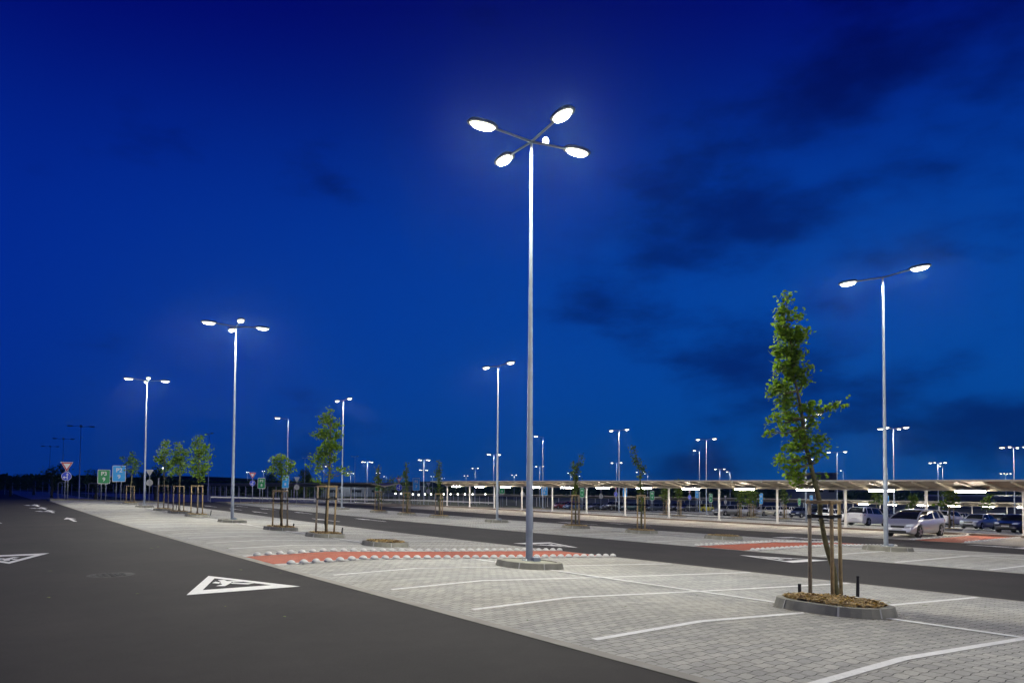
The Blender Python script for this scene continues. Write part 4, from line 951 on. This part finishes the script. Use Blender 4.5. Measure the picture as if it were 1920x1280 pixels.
    for sg in (-1,1):
        def P(i): v=rings[i][2]; return (v[0],sg*v[1]*1.012,v[2]+.008)
        for i0,i1,w in ((0,5,.06),(5,11,.05),(11,15,.075 if kind=='sedan' else .10)):
            for i in range(i0,i1): rf.bar(P(i),P(i+1),w,.035)
        mx_=(b_+c)/2+.06; zz=zt-.02
        rf.bar((mx_,sg*wy(zb0,mx_)*1.005,zb0),(mx_-.05,sg*wy(zz,mx_)*1.0,zz),.07,.03)
        if kind!='sedan':
            mx2=c+(.25 if kind!='onebox' else .12); rf.bar((mx2-.12,sg*wy(zb0,mx2)*1.0,zb0),(mx2,sg*wy(zz,mx2),zz),.10,.035)
    o=rf.build('roof',m,root); smooth_angle(o,60)
    for w in wx:
        for sg in (-1,1):
            t=MB(); yc=sg*(W/2-.115); t.tube([(w,yc-.10*sg,s['wr']),(w,yc-.09*sg,s['wr']),(w,yc+.085*sg,s['wr']),(w,yc+.1*sg,s['wr'])],[s['wr']-.03,s['wr'],s['wr'],s['wr']-.03],20)
            wo=t.build('wheel',M_RUBBER,root,smooth=False); smooth_angle(wo,35)
            rr=MB(); ro=s['wr']*.72; yo=yc+.100*sg; pts=[]
            for k in range(20):
                an=2*math.pi*k/20; rad=ro if k%4 in (0,1) else ro*(.42 if k%4==2 else .46); pts.append((w+rad*math.cos(an),s['wr']+rad*math.sin(an)))
            plate(rr,pts,min(yo,yo+.012*sg),max(yo,yo+.012*sg)); rr.build('rim',M_RIM,wo)
    fx=L_/2; hz=s['hood'][1][1]; hp=s['hood'][2]
    for sg in (-1,1):
        h=MB(); P0=(fx*.965,sg*W/2*.62,hz+.02); pts=[]; 
        h.add([(fx*.985,sg*W*.24,hz-.03),(fx*.93,sg*W*.435,hz-.0),(fx*.83,sg*W*.462,hz+.10),(fx*.90,sg*W*.40,hz+.125),(fx*.955,sg*W*.25,hz+.085),
               (fx*.93,sg*W*.24,hz-.03),(fx*.86,sg*W*.42,hz),(fx*.78,sg*W*.44,hz+.08),(fx*.84,sg*W*.38,hz+.10),(fx*.90,sg*W*.25,hz+.06)],
              [(0,1,2,3,4),(9,8,7,6,5),(0,5,6,1),(1,6,7,2),(2,7,8,3),(3,8,9,4),(4,9,5,0)])
        h.v=[(vx+.035,vy*1.015,vz+.035) for vx,vy,vz in h.v]; o=h.build('headlight',M_HEADL,root); 
        t=MB(); tz=s['tail'][0][1]-.16; t.add([(-fx*1.0,sg*W*.30,tz-.06),(-fx*.90,sg*W*.468,tz-.05),(-fx*.86,sg*W*.47,tz+.07),(-fx*.97,sg*W*.31,tz+.09),(-fx*.9,sg*W*.30,tz-.06),(-fx*.8,sg*W*.44,tz-.05),(-fx*.8,sg*W*.44,tz+.07),(-fx*.9,sg*W*.31,tz+.09)],
              [(0,1,2,3),(7,6,5,4),(0,4,5,1),(1,5,6,2),(2,6,7,3),(3,7,4,0)]); t.build('tail_light',M_TAILL,root)
        mr_=MB(); mr_.box((a-.12,sg*(W/2+.06),s['belt']+.05),(.12,.17,.12),top=.8); mm=mr_.build('side_mirror',m,root); bevel(mm,.02,1)
        for dxx,ln in ((.12,.15),(-.95,.15)):
            hd=MB(); hd.box((dxx,sg*(W/2*.985+.012),s['belt']-.17),(ln,.02,.025)); hd.build('door_handle',m,root)
    g=MB(); g.box((fx*.985,0,hz-.0),(.06,W*.40,.10)); g.box((fx-.02,0,hz-.26),(.05,W*.52,.12)); g.build('grille',M_TRIM,root)
    for px_ in (fx+.012,-fx-.012):
        p=MB(); p.box((px_,0,hz-.12 if px_>0 else .62),(.02,.50,.105)); p.build('number_plate',M_PLATE,root)
    return root
PI=math.pi
CARS=[('onebox',36.35,20.17,PI+.04,'silver',(.72,.72,.73),'silver compact hatchback parked nose-out under the lit walkway, nearest of all cars',.6),
('suv',60.3,36.0,0.0,'white',(.78,.78,.78),'white SUV seen from behind through the walkway, left of the silver hatchback',0),
('suv',86.1,40.4,0.0,'white',(.78,.78,.78),'white SUV seen from behind, right of the silver hatchback',0),
('sedan',71.7,31.4,PI,'grey_silver',(.33,.34,.36),'grey-silver sedan facing the camera near the right edge',.6),
('sedan',59.0,23.5,PI,'navy',(.012,.016,.04),'dark navy sedan facing the camera at the right edge',.3),
('wagon',79.2,66.5,PI,'pewter',(.22,.22,.21),'pewter estate, leftmost of the pale cars beyond the walkway',.5),
('sedan',82.7,67.4,PI,'pale_silver',(.55,.55,.54),'pale silver sedan half hidden by the broad tree beyond the walkway',.5),
('hatch',90.5,72.0,0.0,'white',(.78,.78,.78),'small white hatchback left of the beige estate car',0),
('wagon',90.3,68.3,PI,'beige',(.50,.47,.38),'beige estate car in the middle of the pale cars beyond the walkway',.4),
('hatch',101.8,73.4,0.0,'white',(.78,.78,.78),'white hatchback left of the staked tree with bare stem',0),
('sedan',108.2,76.5,0.0,'steel_blue',(.10,.14,.22),'steel-blue car partly behind the white hatchback',.4),
('hatch',104,72.8,0.0,'white',(.78,.78,.78),'white hatchback left of the dark blue car near the leaning trunk',0),
('hatch',91.2,62.8,PI,'dark_blue',(.02,.03,.06),'dark blue hatchback facing the camera left of the leaning trunk',.3),
('wagon',82.3,54.2,PI,'black',(.015,.015,.017),'black estate behind the leaning maple trunk',.2),
('hatch',73.3,47.3,0.0,'white',(.78,.78,.78),'white car mostly hidden by a column left of the white SUV',0),
('suv',85.4,48.0,PI,'black',(.015,.015,.017),'black SUV between the white SUV and the silver hatchback',.2),
('wagon',102.7,102.6,PI,'blue_grey',(.10,.13,.16),'blue-grey estate in the dim part of the lot beyond the walkway',.4),
('suv',103.4,97.1,PI,'charcoal',(.03,.033,.037),'charcoal car with bright reflections in the dim far lot',.3),
('sedan',101.8,93.4,PI,'dark_grey',(.05,.055,.06),'dark grey sedan left of the maroon car',.3),
('hatch',108.4,98.0,PI,'maroon',(.10,.02,.03),'maroon car left of the yellow one',.3),
('hatch',108.9,95.3,PI,'yellow',(.62,.55,.01),'yellow hatchback beyond the walkway, the only yellow car',.1),
('suv',92.0,102.9,PI,'black',(.015,.015,.017),'black car behind the column left of the wispy tree',.2),
('wagon',94.3,101.2,PI,'dark_teal',(.015,.06,.07),'dark teal estate behind the wispy tree stakes',.3),
('sedan',99.9,103.4,PI,'charcoal',(.03,.033,.037),'charcoal sedan right of the dark teal estate',.3),
('hatch',106.2,101.6,PI,'dark_blue',(.02,.03,.06),'dark blue car left of the charcoal car with reflections',.3),
('hatch',95.5,123.0,PI,'dark_red',(.16,.012,.012),'dark red car, leftmost of the cars beyond the walkway',.2),
('suv',101.1,126.4,PI,'red',(.35,.02,.015),'bright red-roofed car beyond the walkway, behind the pale blue one',.1),
('hatch',92.4,115.3,PI,'pale_blue',(.13,.20,.33),'pale blue hatchback in front of the red car',.4),
('sedan',100.1,119.7,PI,'charcoal',(.03,.033,.037),'charcoal sedan behind the thin forked tree stakes',.3),
('sedan',98.8,115.0,PI,'dark_grey',(.05,.055,.06),'dark grey sedan right of the thin forked tree stakes',.3),
('hatch',97.2,109.6,PI,'blue_grey',(.10,.13,.16),'blue-grey hatchback below the grey sign backs',.4),
('wagon',91.5,42.0,PI,'beige',(.50,.47,.38),'pale estate car between the white SUV and the grey-silver sedan',.4),
('hatch',88.0,36.3,0.0,'red',(.35,.02,.015),'red car glimpsed right of the grey-silver sedan',.1),
('hatch',79.5,32.2,0.0,'charcoal',(.03,.033,.037),'small dark car between the red car and the navy sedan',.3),
('hatch',103.7,42.0,0.0,'white',(.78,.78,.78),'far white car above the red car at the right',0),
('suv',99,47,PI,'blue_grey',(.10,.13,.16),'grey roof showing above the silver hatchback',.4)]
for c_ in CARS: car(c_[0],c_[1],c_[2],c_[3],c_[4],c_[5],c_[6],metal=c_[7])

# ------------------------------------------------------------------ far background
def rail():
    pts=[(16.8,92.5),(27.5,93.0),(35.0,91.5),(44,90.5),(56,90)]
    root=empty('guard_rail',(0,0,0),0,'long low white guard rail running behind the trees left of the lit canopy','guard rail')
    b=MB()
    for a,c in zip(pts[:-1],pts[1:]): b.bar((a[0],a[1],zg(*a)+.62),(c[0],c[1],zg(*c)+.62),.05,.16)
    b.build('rail',M_WHITEM,root); k=0
    for a,c in zip(pts[:-1],pts[1:]):
        n=int(math.dist(a,c)/3)
        for i in range(n):
            p=[a[j]+(c[j]-a[j])*i/n for j in (0,1)]; q_=MB(); q_.box((p[0],p[1]+.06,zg(*p)+.3),(.08,.06,.6)); q_.build('rail_post',M_GALVD,root)
rail()
def fence(x0,x1,y,n,h,label):
    root=empty('fence',(x0,y,0),0,label,'fence','tall mesh fences closing the far end of the lot'); 
    for i in range(n):
        x=x0+(x1-x0)*i/(n-1); b=MB(); b.box((x-x0,0,zg(x,y)+h/2),(.09,.09,h)); b.build('fence_post',M_GALV,root)
    w=MB()
    for k in range(4):
        z=.3+k*(h-.5)/3; w.bar((0,.06,zg(x0,y)+z),(x1-x0,.06,zg(x1,y)+z),.02,.025)
    w.build('wire',M_GALVD,root)
fence(-8,40,172,40,2.6,'row of thin grey fence posts across the far left background')
fence(44,120,205,44,2.6,'row of thin fence posts in the background left of the lit canopy')
def hoop(x,y,label):
    z=zg(x,y); b=MB(); b.tube([(-.5,0,0),(-.5,0,2.0),(-.42,0,2.12),(.42,0,2.12),(.5,0,2.0),(.5,0,0)],.045,6)
    tag(b.build('steel_hoop',M_GALVD,loc=(x,y,z)),label,'steel frame','grey hoops at the far left')
for i,x in enumerate((2.9,6.0,10.5,13.9)): hoop(x,[108,106,110,112][i],['grey inverted-U hoop left of the green P3 9 sign','grey inverted-U hoop behind the green P3 9 sign','grey inverted-U hoop right of the triangle sign','grey inverted-U hoop behind the light blue P2 9 sign'][i])
# dark woods and hills on the horizon
def woods(name,pts,h0,h1,seed,label,n=2600,ls=1.6):
    r=random.Random(seed); b=MB(); tot=len(pts)-1
    for _ in range(n):
        t=r.random()*tot; i=min(int(t),tot-1); f=t-i; x=pts[i][0]+(pts[i+1][0]-pts[i][0])*f+r.uniform(-8,8); y=pts[i][1]+(pts[i+1][1]-pts[i][1])*f+r.uniform(-8,8)
        hh=h0+(h1-h0)*(.5+.5*noise.noise(Vector((x*.045+seed,y*.045,0)))) ; z=zg(x,y)+r.random()**.7*hh
        leaf(b,Vector((x,y,z)),ls*r.uniform(.6,1.3),r)
    o=b.build(name,M_LEAFD); tag(o,label,'woods',kind='stuff')
woods('distant_woods',[(-60,300),(60,270),(150,330),(260,360)],3.0,5.5,3,'low dark belt of woods along the far left horizon',9000,2.0)
woods('distant_woods',[(260,360),(330,260),(380,120),(400,-20)],2.5,4.5,4,'low dark belt of woods beyond the parked cars on the right',7000,2.2)
def hill():
    b=MB(); prev=None; n=60; vs=[]
    for i in range(n+1):
        t=i/n; a=math.radians(-12+88*t); R=1500; x=-5+R*math.sin(a); y=R*math.cos(a)
        h=6+16*max(0,noise.noise(Vector((t*7,3.1,0))))+12*math.exp(-((t-.27)/.06)**2)
        vs += [(x,y,-8),(x,y,h*.8),(x*1.25,y*1.25,h),(x*1.5,y*1.5,-8)]
    fs=[(i*4+k,(i+1)*4+k,(i+1)*4+k+1,i*4+k+1) for i in range(n) for k in range(3)]
    struct(b.add(vs,fs).build('hills',M_HILL))
hill()
def big_tree(x,y,h,w,label,seed,low=.2,name='dark_tree',kinds=M_LEAFD):
    r=random.Random(seed); bls=[]
    for i in range(12):
        a=r.random()*6.3; rr_=r.random()**.5*w*.55; zz=h*(low+(1-low)*(.2+.6*r.random())); bls.append((rr_*math.cos(a),rr_*math.sin(a),zz,w*.33,h*.16))
    tree(x,y,zg(x,y),[(0,0,0,.25),(0,0,h*.4,.18),(0,0,h*.8,.05)],bls,900,h*.05,label,seed,name=name,m=kinds,group='dark trees on the horizon',branch=False,clump=4)
big_tree(96,210,8.6,9.0,'big dark rounded tree behind the green sign near the canopy end',71)
big_tree(66,205,6.8,8.5,'dark rounded tree behind the tall slim staked tree',72)
for i,(x,y,h,w,lb) in enumerate(((3,128,5.2,3.4,'dark sapling left of the triangle sign'),(9.0,131,4.8,3.6,'dark sapling directly right of the triangle sign'),(14.5,134,5.0,4.2,'broad dark sapling behind the triangle sign'),(18.0,134,5.8,3.6,'dark sapling left of the green P3 9 sign'),(-1.5,150,4.0,5,'low dark bush left of the other saplings'),(2.5,165,4.2,6,'low dark bush beyond the triangle sign'),(55,190,7.0,2.6,'thin dark conifer left of the middle-left lamp post'),(64,190,8.6,2.4,'thin dark conifer beside the middle-left lamp post'))):
    big_tree(x,y,h,w,lb,80+i,low=.25)
def box_building(x,y,w,d,h,z,rz,label,wins=0):
    root=empty('distant_building',(x,y,z),rz,label,'building','dark buildings on the horizon')
    b=MB(); b.box((0,0,h/2),(w,d,h)); b.build('wall',M_DARK,root)
    b=MB(); b.box((0,0,h+.2),(w+.6,d+.6,.4)); b.build('roof',M_GALVD,root)
    for i in range(wins):
        q_=MB(); q_.box((-w/2+w*(i+.5)/wins,-d/2-.05,h*.55),(w/wins*.5,.1,h*.25)); q_.build('window',M_GLASSC,root)
box_building(196,128,9.5,20,9.0,-3.6,-.75,'dark flat box building above the canopy right of the leaning maple',3)
box_building(235,80,60,16,3.0,-3.8,-1.1,'long low dark building behind the second canopy at right',8)
box_building(120,300,70,14,4.2,-3.6,-.2,'long low dark building behind the green sign at the middle left',8)

# moon
def moon():
    me=bpy.data.meshes.new('moon'); bm=bmesh.new(); bmesh.ops.create_uvsphere(bm,u_segments=24,v_segments=16,radius=10.2); bm.to_mesh(me); bm.free(); me.materials.append(M_MOON)
    o=bpy.data.objects.new('moon',me); C.objects.link(o); o.location=(1387.8,1780.4,1069.2); o.scale=(1,1,1.28)
    tag(o,'small white moon just right of the top of the tallest lamp post','moon')
moon()


# thin scattering volume added to put halos round the lamps: one closed box of even density round the lot, the sky outside it
def added_haze():
    b=MB(); b.box((150,150,8),(900,900,60)); o=b.build('added_haze',None)
    m=bpy.data.materials.new('added_haze_volume'); m.use_nodes=True; nt=m.node_tree; nt.nodes.clear(); out=nt.nodes.new('ShaderNodeOutputMaterial'); v=nt.nodes.new('ShaderNodeVolumePrincipled')
    v.inputs['Color'].default_value=(.45,.8,1,1); v.inputs['Density'].default_value=.00011; v.inputs['Anisotropy'].default_value=.88
    nt.links.new(v.outputs[0],out.inputs['Volume']); o.data.materials.clear(); o.data.materials.append(m); tag(o,'thin added volume giving the lamps a faint halo','added_haze',kind='stuff')
added_haze()
